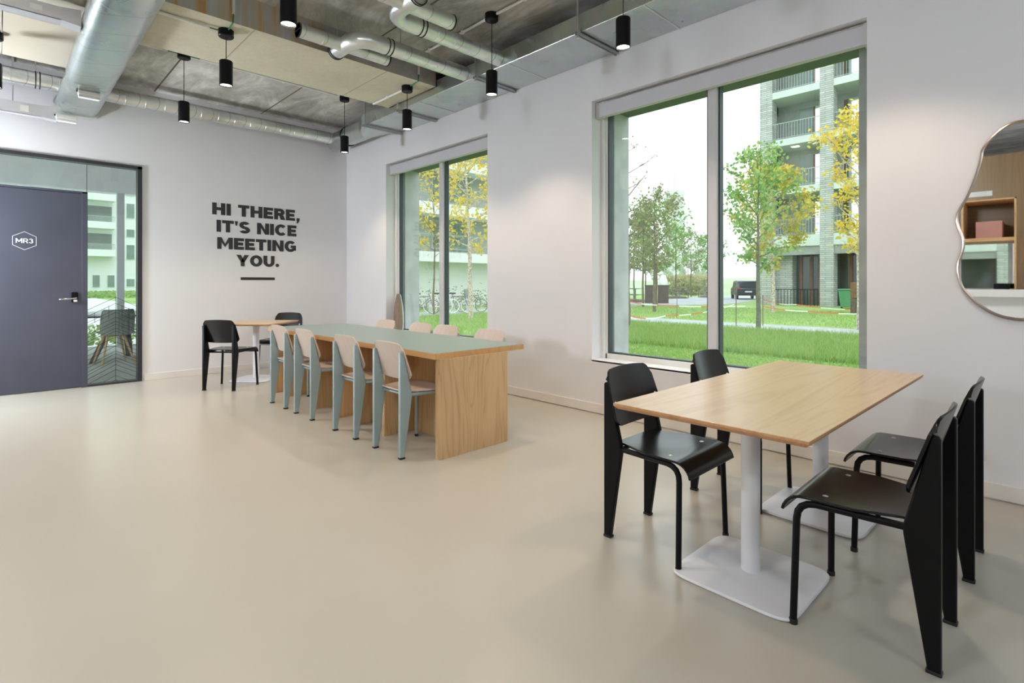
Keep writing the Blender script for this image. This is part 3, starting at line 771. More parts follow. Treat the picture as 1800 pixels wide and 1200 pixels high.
G2 = 'grey-blue and pale oak chairs along the long table'
rows = [(2.02, 3.39, -PI / 2, 'pale chair on grey-blue legs nearest the end panel, open side of long table'),
        (2.02, 4.05, -PI / 2, 'pale chair on grey-blue legs, second from the end panel, open side of long table'),
        (2.02, 4.86, -PI / 2, 'pale chair on grey-blue legs, third from the end panel, open side of long table'),
        (2.02, 5.47, -PI / 2, 'pale oak chair on grey-blue legs at the far end, open side of long table'),
        (3.23, 3.61, PI / 2, 'window-side pale chair backrest nearest the camera, in front of bare wall'),
        (3.23, 4.26, PI / 2, 'window-side pale chair backrest below the window mullion'),
        (3.23, 4.70, PI / 2, 'window-side pale chair backrest below the left window pane'),
        (3.23, 5.40, PI / 2, 'window-side pale chair backrest left of the vase')]
for k, (x, y, rz, lb) in enumerate(rows):
    c = pale if k == 0 else copy_tree(pale)
    c.location = (x, y, 0); c.rotation_euler = (0, 0, rz); c['label'] = lb; c['group'] = G2

# ------------------------------------------------------------------ tables
il = thing('long_table', 'long oak communal table with a sage green top and slab ends', 'table', (2.55, 4.6, 0))
MB().box(-.365, .505, -1.575, 1.575, .7395, .7415).build('tabletop_inlay', M['lino'], il, False)
MB().box(-.370, .510, -1.58, 1.58, .700, .740).build('tabletop', M['oaky'], il, False, .0015)
for yy, th in ((3.0, .06), (6.14, .06)):
    MB().box(2.215 - 2.55, 2.86 - 2.55, yy - 4.6, yy + th - 4.6, 0, .700).build('end_panel', M['oakz'], il, False, .001)
for yy in (3.80, 4.27, 4.62, 5.09, 5.86):
    MB().box(2.235 - 2.55, 2.86 - 2.55, yy - .018 - 4.6, yy + .018 - 4.6, 0, .700).build('divider_panel', M['oakz'], il, False, .001)
MB().box(2.52 - 2.55, 2.55 - 2.55, 3.06 - 4.6, 6.14 - 4.6, 0, .700).build('spine_panel', M['oakz'], il, False)

def table_base(x, y, parent, ht, rz=0):
    N = 96; hw = .247
    def outline(k, s):
        a = 2 * PI * k / N; ca, sa = math.cos(a), math.sin(a); e = 2 / 8.0
        return (math.copysign(abs(ca) ** e, ca) * hw * s, math.copysign(abs(sa) ** e, sa) * hw * s)
    prof = [(.97, 0), (1.0, .006), (1.0, .011), (.985, .016), (.60, .0195), (.16, .024)]
    mb = MB(); vs = []
    for s, z in prof:
        for k in range(N): px_, py_ = outline(k, s); vs.append((px_, py_, z))
    fs = [(i * N + k, i * N + (k + 1) % N, (i + 1) * N + (k + 1) % N, (i + 1) * N + k) for i in range(len(prof) - 1) for k in range(N)]
    fs += [tuple(range(N))[::-1], tuple((len(prof) - 1) * N + k for k in range(N))]
    b_ = mb.add(vs, fs).build('foot_plate', M['white'], parent, loc=(x, y, 0)); b_.rotation_euler = (0, 0, rz)
    MB().lathe([(.0375, .018), (.0375, ht)], n=28).build('column', M['white'], parent, loc=(x, y, 0))
    MB().lathe([(.0, ht - .006), (.10, ht - .006), (.10, ht), (0, ht)], n=28).build('mounting_plate', M['white'], parent, loc=(x, y, 0))
def tabletop(parent, lx, ly, z, th=.024):
    ch = .012; a, b = lx / 2, ly / 2
    mb = MB(); vs = []
    for s, zz in ((0, z), (0, z - th * .45), (ch, z - th)):
        vs += [(a - s, b - s, zz), (-a + s, b - s, zz), (-a + s, -b + s, zz), (a - s, -b + s, zz)]
    fs = [(0, 1, 2, 3), (11, 10, 9, 8)] + [(i * 4 + k, (i + 1) * 4 + k, (i + 1) * 4 + (k + 1) % 4, i * 4 + (k + 1) % 4) for i in (0, 1) for k in range(4)]
    o = mb.add(vs, fs).build('tabletop', M['oakx'], parent, False, .0025)
    me = o.data; me.materials.append(M['oaklip'])
    for p_ in me.polygons:
        if p_.normal.z < .5: p_.material_index = 1
    return o
nt = thing('dining_table', 'near oak table on two white columns with flat white foot plates', 'table', (2.685, .892, 0), R(-.9))
tabletop(nt, 1.765, .735, .742)
table_base(2.285 - 2.685, .012, nt, .718); table_base(3.19 - 2.685, .016, nt, .718)
ft = thing('dining_table', 'small square oak table on one white column by the back wall', 'table', (2.39, 7.19, 0), R(41.5))
tabletop(ft, .76, .76, .736); table_base(0, 0, ft, .712)

# ------------------------------------------------------------------ vase, mirror
vs_ = thing('vase', 'tall slender wooden vase on the sill of the smaller window', 'vase', (4.215, 6.735, .504))
MB().lathe([(.0, 0), (.058, 0), (.068, .06), (.075, .16), (.070, .28), (.055, .42), (.034, .54), (.026, .575), (.022, .575), (.020, .55), (0, .55)], n=24).build('body', M['vasewood'], vs_)
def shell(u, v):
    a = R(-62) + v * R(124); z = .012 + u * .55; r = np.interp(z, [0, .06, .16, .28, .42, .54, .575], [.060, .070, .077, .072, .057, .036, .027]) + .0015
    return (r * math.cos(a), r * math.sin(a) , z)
pv = MB().sheet(shell, 16, 14, .0012).build('highlight_panel', M['vasepale'], vs_)  # pale sheet painted as the highlight down the vase's side
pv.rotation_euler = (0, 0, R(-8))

pts = [[0.139, 2.125], [0.185, 2.121], [0.23, 2.097], [0.276, 2.05], [0.308, 1.999], [0.318, 1.938], [0.34, 1.844], [0.375, 1.739], [0.406, 1.672], [0.422, 1.615], [0.415, 1.556], [0.395, 1.485], [0.397, 1.426], [0.417, 1.345], [0.415, 1.275], [0.397, 1.205], [0.357, 1.142], [0.301, 1.086], [0.242, 1.049], [0.185, 1.034], [0.139, 1.031],
       [.06, 1.04], [-.02, 1.07], [-.09, 1.12], [-.14, 1.19], [-.16, 1.27], [-.14, 1.36], [-.11, 1.45], [-.115, 1.54], [-.14, 1.63], [-.145, 1.72], [-.12, 1.81], [-.07, 1.89], [-.04, 1.97], [-.01, 2.05], [.035, 2.10], [.085, 2.122]]
def catmull(P, n=4):
    out = []; N = len(P)
    for i in range(N):
        a, b, c, d = (np.array(P[(i + k) % N]) for k in (-1, 0, 1, 2))
        for k in range(n):
            t = k / n; out.append(tuple(.5 * ((2 * b) + (c - a) * t + (2 * a - 5 * b + 4 * c - d) * t * t + (3 * b - a - 3 * c + d) * t ** 3)))
    return out
mo = catmull(pts)
wm = thing('wall_mirror', 'wavy edged mirror with a thin bronze rim on the window wall at right', 'mirror', (XW, .13, 1.58))
c0 = np.array((.13, 1.58))
mi = [tuple((np.array(p_) - c0) * .985) for p_ in mo]; me_ = [tuple(np.array(p_) - c0) for p_ in mo]
MB().prism(mi, lambda p_, q_, h: (h, p_, q_), -.020, -.012).build('mirror_glass', M['mirror'], wm, False)
MB().tube([(-.014, p_, q_) for p_, q_ in me_], .009, 8, closed=True).build('mirror_rim', M['bronze'], wm)
MB().prism(mi, lambda p_, q_, h: (h, p_, q_), -.011, -.001).build('backing_board', M['rubber'], wm, False)

# ------------------------------------------------------------------ oak kitchen wall seen in the mirror
XC = -3.2
kc = thing('oak_cabinet', 'tall oak kitchen cabinet with an open niche, seen in the wavy mirror', 'cabinet', (XC, .8, 0))
def kb(name, m, x0, x1, y0, y1, z0, z1, par=kc, bv=.002): return MB().box(x0, x1, y0 - .8, y1 - .8, z0, z1).build(name, m, par, False, bv)
kb('side_panel', M['oakcab'], -.6, 0, -2.0, .47, 0, 3.26); kb('side_panel', M['oakcab'], -.6, 0, 1.75, 3.0, 0, 3.26)
kb('top_panel', M['walnut'] if 0 else M['oakcab'], -.6, 0, .47, 1.75, 2.57, 3.26)
kb('niche_frame', M['oaky'], -.58, .004, .472, .497, 1.12, 2.57); kb('niche_frame', M['oaky'], -.58, .004, 1.10, 1.13, 1.95, 2.57); kb('niche_frame', M['oaky'], -.58, .004, .472, 1.75, 2.545, 2.57)
kb('shelf', M['oaky'], -.58, .004, .497, 1.75, 1.90, 1.955)
kb('niche_back', M['walnut'], -.6, -.58, .472, 1.75, 1.93, 2.57)
kb('mirror_splashback', M['mirror'], -.6, -.42, .497, 1.75, 1.12, 1.90)
kb('base_panel', M['oakcab'], -.6, 0, .472, 1.75, 0, 1.0)
kb('white_strip', M['plastic'], .0, .012, .75, 1.1, 2.62, 2.70)  # plain white bar on the cabinet front
sb_ = tag(MB().box(-.17, .17, -.16, .16, 0, .27).build('storage_box', M['terracotta'], None, False, .004), 'dusty pink box on the shelf of the oak niche in the mirror', 'box'); sb_.location = (XC - .30, .80, 1.957)
bc = thing('bar_counter', 'white bar counter in front of the oak cabinet, seen in the mirror', 'counter', (XC + .5, .2, 0))
MB().box(-.3, .3, -1.6, 1.15, 1.03, 1.14).build('worktop', M['wallw'], bc, False, .004); MB().box(-.22, .22, .1, 1.05, 0, 1.03).build('base_cabinet', M['wallw'], bc, False, .004)
ps = thing('power_socket', 'small black power socket on the white counter in the mirror', 'socket', (XC + .35, .62, 1.142))
MB().box(-.02, .02, -.09, .09, 0, .09).build('socket_block', M['blk'], ps, False, .004); MB().tube([(0, 0, .004), (.05, -.02, .004), (.08, -.05, .004)], .004, 6).build('cord', M['blk'], ps)

# ------------------------------------------------------------------ meeting room behind the glass
struct(bx('floor_meeting_room', M['mrfloor'], -3.2, XW + .5, YB + .05, 12.95, -.10, -.002))
wall_with_holes('wall_meeting_far', M['wallw'], (12.86, 13.1), 'x', -3.2, XW + .29, 0, ZC, [(-1.2, 2.9, .02, 3.0)])
struct(bx('wall_meeting_left', M['wall'], -3.3, -3.1, YB + .12, 12.9, 0, ZC)); struct(bx('wall_meeting_right', M['wall'], 3.0, 3.1, YB + .12, 12.86, 0, ZC))
w6 = bpy.data.objects.new('window_6', None); COL.objects.link(w6); w6.location = (1.745, 12.9, 0); struct(w6)
MB().box(-.06, .06, -.05, .05, .02, 3.0).build('mullion', M['frame'], w6, False, .004)
MB().box(-2.945, -.06, -.004, .004, .02, 3.0).build('glass_pane', M['glass'], w6, False); MB().box(.06, 1.155, -.004, .004, .02, 3.0).build('glass_pane', M['glass'], w6, False)
mt = thing('meeting_table', 'white topped meeting table with dark slanted legs behind the glass', 'table', (1.5, 11.05, 0))
MB().box(-1.2, 1.2, -.62, .62, .715, .745).build('tabletop', M['wallw'], mt, False, .004); MB().box(-1.17, 1.17, -.59, .59, .690, .715).build('edge_frame', M['tabledark'], mt, False)
for a_, b_ in (((-.46, -.72), (-.12, -.42)), ((.12, .0), (.08, .10)), ((.95, -.60), (.75, -.42)), ((.95, .60), (.75, .42))):
    MB().tube([(b_[0], b_[1], .70), (a_[0], a_[1], 0)], [.060, .050], 4).build('leg', M['tabledark'], mt, False)
def shell_chair(label, x, y, rz, src=None):
    if src is None:
        o = thing('meeting_chair', label, 'chair', (0, 0, 0), 0, 'grey shell chairs in the meeting room')
        def sh(u, v):
            s = v * 2 - 1
            if u < .5: y_, z_ = .22 - u * .84, .455 + .02 * abs(s) ** 2
            else: t = (u - .5) * 2; y_, z_ = -.20 - .07 * t, .455 + .385 * t ** .9
            hw = .215 - .03 * max(0, (u - .8) * 5) ** 2 - (.03 if u < .06 else 0)
            return (s * hw, y_ + (.07 * s * s if u > .5 else 0), z_ + (.03 * s * s if u < .5 else 0))
        MB().sheet(sh, 22, 12, .014).build('seat_shell', M['felt'], o, True, .003)
        for sx_ in (-1, 1):
            for sy_ in (-1, 1): MB().tube([(sx_ * .10, sy_ * .08, .45), (sx_ * .21, sy_ * .21, 0)], [.018, .013], 8).build('leg', M['legoak'], o)
        MB().tube([(-.14, 0, .43), (.14, 0, .43)], .014, 8).build('underframe', M['legoak'], o)
    else: o = copy_tree(src); o['label'] = label
    o.location = (x, y, 0); o.rotation_euler = (0, 0, rz); return o
mc = shell_chair('grey shell chair on oak legs in the middle of the glass side panel', 1.29, 10.12, R(8))
shell_chair('grey shell chair half hidden by the door frame behind the glass', .70, 10.35, R(-20), mc)
shell_chair('grey shell chair at the right end of the meeting table behind the glass', 2.12, 11.0, R(80), mc)
globe(-1.6, 10.4, 2.6, .085, 'added fill globe inside the meeting room, out of view')  # lamp added out of view to brighten the meeting room
md = thing('ceiling_unit', 'grey air unit with a dark grille above the door transom in the meeting room', 'air unit', (-.3, 9.3, 3.0))
MB().box(-.9, .62, -.35, .35, 0, .5).build('casing', M['galvd'], md, False, .004); MB().box(-.7, .5, -.36, -.35, .06, .38).build('grille', M['rubber'], md, False)
MB().box(-2.0, 2.2, .75, .87, .02, .12).build('light_channel', M['wallw'], md, False)

# ------------------------------------------------------------------ outside
GZ = -.15
struct(bx('ground', M['lawn'], -80, 320, -120, 320, GZ - .3, GZ))
pth = MB(); pth.prism([(15.7, -10), (17.9, -10), (18.7, 12.6), (17.2, 14.2), (15.4, 12.5), (15.9, 4)], lambda p_, q_, h: (p_, q_, h), GZ, GZ + .012)
struct(pth.build('path', M['asphalt'], None, False))
rdm = MB(); rdm.prism([(30, 17.0), (36, 15.5), (70, 23), (110, 30), (110, 38), (60, 27.5), (38, 23.0), (26, 21.8), (14, 21.0), (10, 21), (10, 19.2), (14, 18.9), (24, 20.0)], lambda p_, q_, h: (p_, q_, h), GZ, GZ + .012)
struct(rdm.build('road', M['asphalt'], None, False))
struct(bx('terrace_paving', M['paving'], -20, 6.5, 13.1, 62, GZ, GZ + .02)); 
struct(bx('bounce_paving', M['paving'], -80, XW + .55, -80, YB + 5, GZ, GZ + .02))  # unseen pale paving added for neutral daylight bounce into the room
hm = MB()
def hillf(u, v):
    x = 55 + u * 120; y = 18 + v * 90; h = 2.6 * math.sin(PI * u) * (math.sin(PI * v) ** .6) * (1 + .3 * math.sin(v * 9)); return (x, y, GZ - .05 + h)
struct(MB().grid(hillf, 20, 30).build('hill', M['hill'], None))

rs = np.random.RandomState(3)
def leaves(name, m, P, size, parent=None, upright=False):
    n = len(P); a = rs.normal(size=(n, 3)); a /= np.linalg.norm(a, axis=1)[:, None]
    b = rs.normal(size=(n, 3)); b -= a * (a * b).sum(1)[:, None]; b /= np.linalg.norm(b, axis=1)[:, None]
    s = size * (.6 + .8 * rs.rand(n))[:, None]
    V = np.stack([P - a * s * .55, P + b * s * .36, P + a * s * .55, P - b * s * .36], 1).reshape(-1, 3)
    me = bpy.data.meshes.new(name); me.from_pydata(V.tolist(), [], np.arange(4 * n).reshape(-1, 4).tolist()); me.materials.append(m)
    o = bpy.data.objects.new(name, me); COL.objects.link(o)
    if parent: o.parent = parent
    return o
def tree(label, x, y, H, z0, cr, nl, ls, lm, bm_, seed, tr=.05, cat='tree', group=None, name='tree', nb=16, sparse=1.0, lean=(0, 0), twigs=0):
    rg_ = random.Random(seed); o = thing(name, label, cat, (x, y, GZ), 0, group)
    tb = MB(); N = 9
    tk = [Vector((lean[0] * (k / N) ** 2 + rg_.uniform(-.03, .03) * H * .15, lean[1] * (k / N) ** 2 + rg_.uniform(-.03, .03) * H * .15, H * k / N)) for k in range(N + 1)]
    tk[0] = Vector((0, 0, 0))
    tb.tube(tk, [tr * (1 - .88 * k / N) for k in range(N + 1)], 8)
    L = []
    for b in range(nb):
        f_ = (b + .5) / nb; h = z0 * .92 + (H * .97 - z0 * .92) * f_ ** .9; i = min(N - 1, int(h / H * N)); base = tk[i].lerp(tk[i + 1], h / H * N - i)
        az = b * 2.4 + rg_.uniform(-.4, .4); prof_ = (math.sin(PI * min(1, .12 + .80 * f_)) ** .8) * cr * rg_.uniform(.75, 1.15)
        up = rg_.uniform(.35, .9); d_ = Vector((math.cos(az), math.sin(az), up)).normalized()
        e1 = base + d_ * prof_ * .55 + Vector((0, 0, .0)); e2 = base + d_ * prof_ + Vector((0, 0, prof_ * rg_.uniform(-.05, .22)))
        tb.tube([base, e1, e2], [tr * .30 * (1 - .6 * f_), tr * .2 * (1 - .6 * f_), .004], 5)
        L.append((base, e1, e2))
        for q_ in range(3):
            st = base.lerp(e2, rg_.uniform(.3, .85)); d2 = (d_ + Vector((rg_.uniform(-1, 1), rg_.uniform(-1, 1), rg_.uniform(-.4, .7)))).normalized()
            en = st + d2 * prof_ * rg_.uniform(.3, .5); tb.tube([st, en], [tr * .12, .003], 4); L.append((st, st.lerp(en, .5), en))
    for k in range(twigs):
        st = tk[N - 2 - k % 2]; tb.tube([st, st + Vector((.10 - .25 * k, .12 * k, .75)), st + Vector((.05 - .40 * k, .15 * k, 1.7 + .35 * k))], [.012, .008, .003], 4)
    tb.build('trunk', bm_, o, fix=False)
    A = np.array([[tuple(p_) for p_ in l] for l in L]); idx = rs.randint(0, len(L), nl); t = rs.beta(2.2, 1.2, nl)[:, None]
    P = np.where(t < .5, A[idx, 0] + (A[idx, 1] - A[idx, 0]) * t * 2, A[idx, 1] + (A[idx, 2] - A[idx, 1]) * (t * 2 - 1))
    P = P + rs.normal(size=(nl, 3)) * cr * .085 * sparse
    P = P[P[:, 2] > z0 * .8]
    leaves('foliage', lm, P, ls, o)
    return o
tree('slim green tree standing in the near lawn, left part of the right-hand pane', 15.6, 6.0, 5.1, 1.75, 1.30, 1900, .105, M['leafgreen'], M['bark'], 11, .075, nb=20, twigs=3)
tree('sparse bright yellow birch at the right edge of the large window', 18.2, 4.1, 6.6, 2.0, 1.35, 2100, .105, M['leafyellow'], M['birch'], 4, .10, nb=26)
tree('yellow and green tree behind the slim green tree', 26.0, 9.35, 6.9, 1.9, 2.0, 4200, .15, M['leafmixed'], M['birch'], 7, .11, nb=20)
tree('tall yellow birch in the smaller window, bicycles behind it', 13.1, 15.8, 7.6, 2.6, 1.65, 1500, .13, M['leafyellow'], M['birch'], 21, .10, nb=26, lean=(-.35, .2))
tree('yellowing bush-like tree at the left pane of the smaller window', 13.9, 19.3, 7.0, 2.6, 1.9, 900, .15, M['leafyellow'], M['brownbark'], 22, .05, nb=20)
tree('mostly bare dark tree at the left edge of the large window', 13.5, 8.98, 5.6, 2.2, 1.3, 120, .09, M['leafgreen'], M['brownbark'], 33, .085, nb=14)
tree('olive tree in front of the brown planters', 22.9, 13.7, 5.6, 1.9, 1.75, 2100, .12, M['leafolive'], M['brownbark'], 41, .085, nb=22)
bgp = [(29.5, 17.5, 6.2, 2.0, 2.2, 'leafgreen', 'broad green tree whose crown passes behind the window mullion'), (37, 24, 6.3, 2.4, 2.0, 'leafolive', 'olive tree at the far left of the large window, over a tree guard'),
       (41, 25.4, 5.6, 2.2, 1.8, 'leafolive', 'small olive tree just left of the brown planters'), (45, 24.7, 6.6, 2.6, 1.9, 'leafgreen', 'thin tree with a straight trunk in the first metal guard right of the planters'),
       (51, 26.3, 6.4, 2.6, 2.0, 'leafolive', 'far slender tree between the two metal guards'), (50, 23.8, 6.0, 2.2, 2.1, 'leafgreen', 'small green tree in the metal guard nearest the mullion'),
       (27, 16.9, 5.2, 1.9, 1.7, 'leafolive', 'bushy olive tree behind the bare dark tree')]
for k, (x, y, H, z0, cr, lm, lb) in enumerate(bgp): tree(lb, x, y, H, z0, cr, 1300, .17, M[lm], M['brownbark'], 60 + k, .075, nb=18, group='background park trees')
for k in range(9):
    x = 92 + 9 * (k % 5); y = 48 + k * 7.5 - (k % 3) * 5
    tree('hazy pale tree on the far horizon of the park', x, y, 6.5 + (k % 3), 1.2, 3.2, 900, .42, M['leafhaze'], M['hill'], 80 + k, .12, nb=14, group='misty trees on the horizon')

# grass blades in the strips one can see
def blades(name, n, sampler, h, label):
    P = np.array([sampler() for _ in range(n)]); az = rs.rand(n) * 2 * PI; hh = h * (.5 + rs.rand(n)); w = .008 + .007 * rs.rand(n)
    d = np.stack([np.cos(az), np.sin(az), np.zeros(n)], 1); ln = rs.normal(size=(n, 3)) * .35 * hh[:, None]; ln[:, 2] = 0
    V = np.stack([P - d * w[:, None], P + d * w[:, None], P + ln + np.stack([np.zeros(n), np.zeros(n), hh], 1)], 1).reshape(-1, 3)
    me = bpy.data.meshes.new(name); me.from_pydata(V.tolist(), [], np.arange(3 * n).reshape(-1, 3).tolist()); me.materials.append(M['blade'])
    o = bpy.data.objects.new(name, me); COL.objects.link(o); return tag(o, label, 'grass', None, 'stuff')
rq = random.Random(9)
def fan(x0, x1, a0, a1):
    def f():
        x = math.sqrt(rq.uniform(x0 * x0, x1 * x1)); return (x, x * rq.uniform(a0, a1), GZ)
    return f
blades('lawn_grass', 34000, fan(10.4, 15.6, .19, .72), .15, 'longer green grass between the mown lawn and the path')
blades('lawn_grass', 22000, fan(6.4, 10.6, .17, .74), .035, 'short mown grass just outside the large window')
blades('lawn_grass', 14000, fan(18.8, 30, .20, .70), .06, 'short bright grass between the path and the paved road')
blades('lawn_grass', 16000, lambda: (rq.uniform(6, 16), rq.uniform(9.5, 18.6), GZ), .10, 'green grass below the bicycles in the smaller window')
P = np.array([(rq.uniform(56, 62), rq.uniform(28, 33), GZ + rq.uniform(.0, 2.4) ** 1) for _ in range(2500)])
tag(leaves('reed_bank', M['reed'], P, .35), 'dry yellow reeds on the bank behind the tree guards', 'reeds', None, 'stuff')

# brick apartment block
XA = 36.0
ba = thing('apartment_building', 'pale grey brick apartment block with deep balconies outside the large window', 'building', (XA, 9.8, GZ))
def ab(name, m, x0, x1, y0, y1, z0, z1, par=ba): return MB().box(x0 - XA, x1 - XA, y0 - 9.8, y1 - 9.8, z0 - GZ, z1 - GZ).build(name, m, par, False)
piers = [(12.95, 13.70), (9.44, 10.18), (5.93, 6.67), (2.42, 3.16), (-1.09, -.35)]
tops = [4.25, 7.31, 10.42, 13.5, 16.6]
for y0, y1 in piers: ab('brick_pillar', M['brickA'], XA - .09, XA + .75, y0, y1, GZ, 19.5)
for k, zt in enumerate(tops):
    zb = zt - .43 if k else 3.55
    ab('floor_slab', M['slab'], XA - .06, XA + 4, -4, 13.72, zb, zt)
ab('brick_lintel', M['soldier'], XA + .02, XA + .5, -4, 13.66, 3.02, 3.55)
ab('loggia_wall', M['brickB'], XA + 2.0, XA + 2.2, -4, 13.66, 3.55, 19.5)
ab('core', M['soffit'], XA + 2.2, XA + 14, -4, 13.66, GZ, 19.5)
ab('ground_glazing', M['glassdark'], XA + 1.5, XA + 1.6, -4, 12.2, GZ, 3.3)
ab('brick_pillar', M['brickA'], XA + .75, XA + 1.6, 12.0, 13.66, GZ, 3.3)
for z0, z1 in zip(tops[:-1], [7.31 - .43, 10.42 - .43, 13.5 - .43, 16.6 - .43]):
    ab('side_wall', M['brickA'], XA + 1.3, XA + 2.0, 13.3, 13.6, z0, z1); ab('side_wall', M['brickA'], XA + .75, XA + 2.0, 13.3, 13.6, z0 + 2.1, z1)
for bi, (yl, yr) in enumerate(((12.95, 10.18), (9.44, 6.67), (5.93, 3.16))):
    for fi, z0 in enumerate(tops[:-1]):
        r_ = MB(); zt = z0 + 1.02 - GZ
        r_.box(.02, .06, yr - 9.8, yl - 9.8, zt, zt + .045); r_.box(.02, .06, yr - 9.8, yl - 9.8, z0 + .08 - GZ, z0 + .11 - GZ)
        nbal = 17
        for k in range(nbal + 1): yy = yr + (yl - yr) * k / nbal - 9.8; r_.box(.028, .052, yy - .009, yy + .009, z0 - GZ, zt)
        r_.build('balcony_railing', M['rail'], ba, False)
        # opening, as seen: bay one has sky-reflecting glass at the right, bay two at the left
        seg = [('pane', 'panegreen', .36, .66), ('timber', 'woodframe', .66, .70), ('reflecting_pane', 'reflecting_pane', .70, .93), ('timber', 'woodframe', .93, .97)] if bi == 0 else \
              [('timber', 'woodframe', .02, .06), ('reflecting_pane', 'reflecting_pane', .06, .38), ('timber', 'woodframe', .38, .45), ('pane', 'glassdark', .45, .86), ('reflecting_pane', 'reflecting_pane', .80, .90)]
        wf = ab('balcony_window', M['rail'], XA + 1.96, XA + 2.0, yl - (yl - yr) * seg[-1][3] - .0, yl - (yl - yr) * seg[0][2], z0, z0 + 2.32)
        for nm, mm, a, b in seg:
            MB().box(1.93, 1.955, yl - (yl - yr) * b - 9.8, yl - (yl - yr) * a - 9.8, z0 + .06 - GZ, z0 + 2.25 - GZ).build(nm, M[mm], wf, False)
for yy in (11.7, 11.1, 10.6, 8.9, 8.0, 7.2, 5.4): ab('timber_post', M['woodframe'], XA + 1.42, XA + 1.5, yy - .09, yy + .09, GZ, 3.02)
ab('ceiling_lamp', M['lamp'], XA + .55, XA + .85, 11.6, 12.0, 9.975, 9.99)

# low long building behind the bicycles
bb = thing('building', 'long low building with white floor bands beyond the smaller window', 'building', (20, 26, GZ))
def b2(name, m, x0, x1, y0, y1, z0, z1, par=bb): return MB().box(x0 - 20, x1 - 20, y0 - 26, y1 - 26, z0 - GZ, z1 - GZ).build(name, m, par, False)
b2('ground_wall', M['render'], 8, 33, 26.4, 36, GZ, 2.6)
for k, (z0, z1) in enumerate(((2.50, 3.08), (5.28, 5.95), (8.05, 8.68), (10.9, 11.5))):
    b2('floor_band', M['render'], 8, 33, 25.3, 36, z0, z1)
    if k < 3:
        b2('brick_wall', M['brickB'], 8, 33, 26.6, 36, z1, z1 + 2.3)
        for j in range(5):
            w_ = b2('window', M['rail'], 9.5 + j * 4.7, 12.6 + j * 4.7, 26.5, 26.6, z1 + .25, z1 + 2.0); MB().box(9.6 + j * 4.7 - 20, 12.5 + j * 4.7 - 20, .47, .50, z1 + .33 - GZ, z1 + 1.92 - GZ).build('pane', M['panegreen'], w_, False)
        rr = MB(); rr.box(8 - 20, 33 - 20, 25.36 - 26, 25.40 - 26, z1 + 1.0 - GZ, z1 + 1.04 - GZ); rr.build('handrail', M['rail'], bb, False)

# white building beyond the meeting room
bw = thing('building', 'white apartment building with balconies beyond the meeting room', 'building', (8, 75, GZ))
def b3(name, m, x0, x1, y0, y1, z0, z1, par=bw): return MB().box(x0 - 8, x1 - 8, y0 - 75, y1 - 75, z0 - GZ, z1 - GZ).build(name, m, par, False)
b3('wall', M['render'], -14, 22, 75.5, 86, GZ, 17)
for zt in (4.25, 7.35, 10.45, 13.5):
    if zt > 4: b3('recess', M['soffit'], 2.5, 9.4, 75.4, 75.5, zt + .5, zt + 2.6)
    b3('balcony_slab', M['render'], -6, 9.55, 74.0, 75.5, zt, zt + .75)
    rr = MB()
    for k in range(60): xx = 4.2 + k * .09 - 8; rr.box(xx, xx + .03, -.98, -.95, zt + .75 - GZ, zt + 1.35 - GZ)
    rr.box(4.2 - 8, 9.55 - 8, -1.0, -.93, zt + 1.33 - GZ, zt + 1.38 - GZ); rr.build('balcony_railing', M['rail'], bw, False)
for zt in (.85, 4.0, 6.6, 8.8, 11.4):
    for xx in (10.75, 12.1): 
        w_ = b3('window', M['wallw'], xx, xx + .82, 75.42, 75.5, zt, zt + (1.75 if zt in (4.0, 8.8) else .95)); MB().box(xx + .04 - 8, xx + .78 - 8, .38, .42, zt + .05 - GZ, zt + (1.70 if zt in (4.0, 8.8) else .90) - GZ).build('pane', M['panegreen'], w_, False)
for xx in (7.65, 9.0): 
    w_ = b3('window', M['wallw'], xx, xx + .68, 75.42, 75.5, .80, 2.2); MB().box(xx + .03 - 8, xx + .65 - 8, .38, .42, .84 - GZ, 2.16 - GZ).build('pane', M['panegreen'], w_, False)
P = np.array([(rq.uniform(2, 16), rq.uniform(62, 72), GZ + rq.uniform(0, .55)) for _ in range(3500)])
tag(leaves('planted_strip', M['blade'], P, .30), 'low green planting in front of the white building', 'planting', None, 'stuff')
P = np.array([(rq.uniform(-.5, 3.6), rq.uniform(13.4, 14.3), GZ + rq.uniform(0, .5)) for _ in range(1500)])
tag(leaves('planted_strip', M['blade'], P, .10), 'leafy green planting just outside the meeting room window', 'planting', None, 'stuff')

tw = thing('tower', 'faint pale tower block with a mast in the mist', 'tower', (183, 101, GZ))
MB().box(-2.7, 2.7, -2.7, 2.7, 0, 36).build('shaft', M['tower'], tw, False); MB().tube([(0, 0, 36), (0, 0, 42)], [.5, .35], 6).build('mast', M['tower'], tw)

# car
cr_ = thing('car', 'dark car seen from behind on the far road beside the brick block', 'car', (45.6, 18.35, GZ), R(30))
prof = [(-.1, .35), (-.02, .95), (.12, 1.05), (.45, 1.58), (.7, 1.66), (2.4, 1.62), (3.0, 1.12), (4.3, .95), (4.45, .35)]
MB().prism(prof, lambda p_, q_, h: (p_, h, q_), -.90, .90).build('body', M['car'], cr_, True, .06)
MB().prism([(.10, 1.08), (.42, 1.54), (.40, 1.55), (.07, 1.09)], lambda p_, q_, h: (p_ - .02, h, q_), -.68, .68).build('rear_window', M['carglass'], cr_, False)
for s in (-1, 1):
    MB().box(-.09, .05, s * .74 - .13, s * .74 + .13, .88, 1.02).build('tail_light', M['red'], cr_, False)
    for xx in (.75, 3.55): MB().lathe([(.0, -.10), (.33, -.10), (.34, 0), (.33, .10), (0, .10)], (xx, s * .82, .33), 18, 'y').build('wheel', M['rubber'], cr_)
MB().box(-.12, -.05, -.27, .27, .62, .74).build('number_plate', M['plastic'], cr_, False); MB().box(-.14, .0, -.85, .85, .36, .50).build('bumper', M['rubber'], cr_, False)

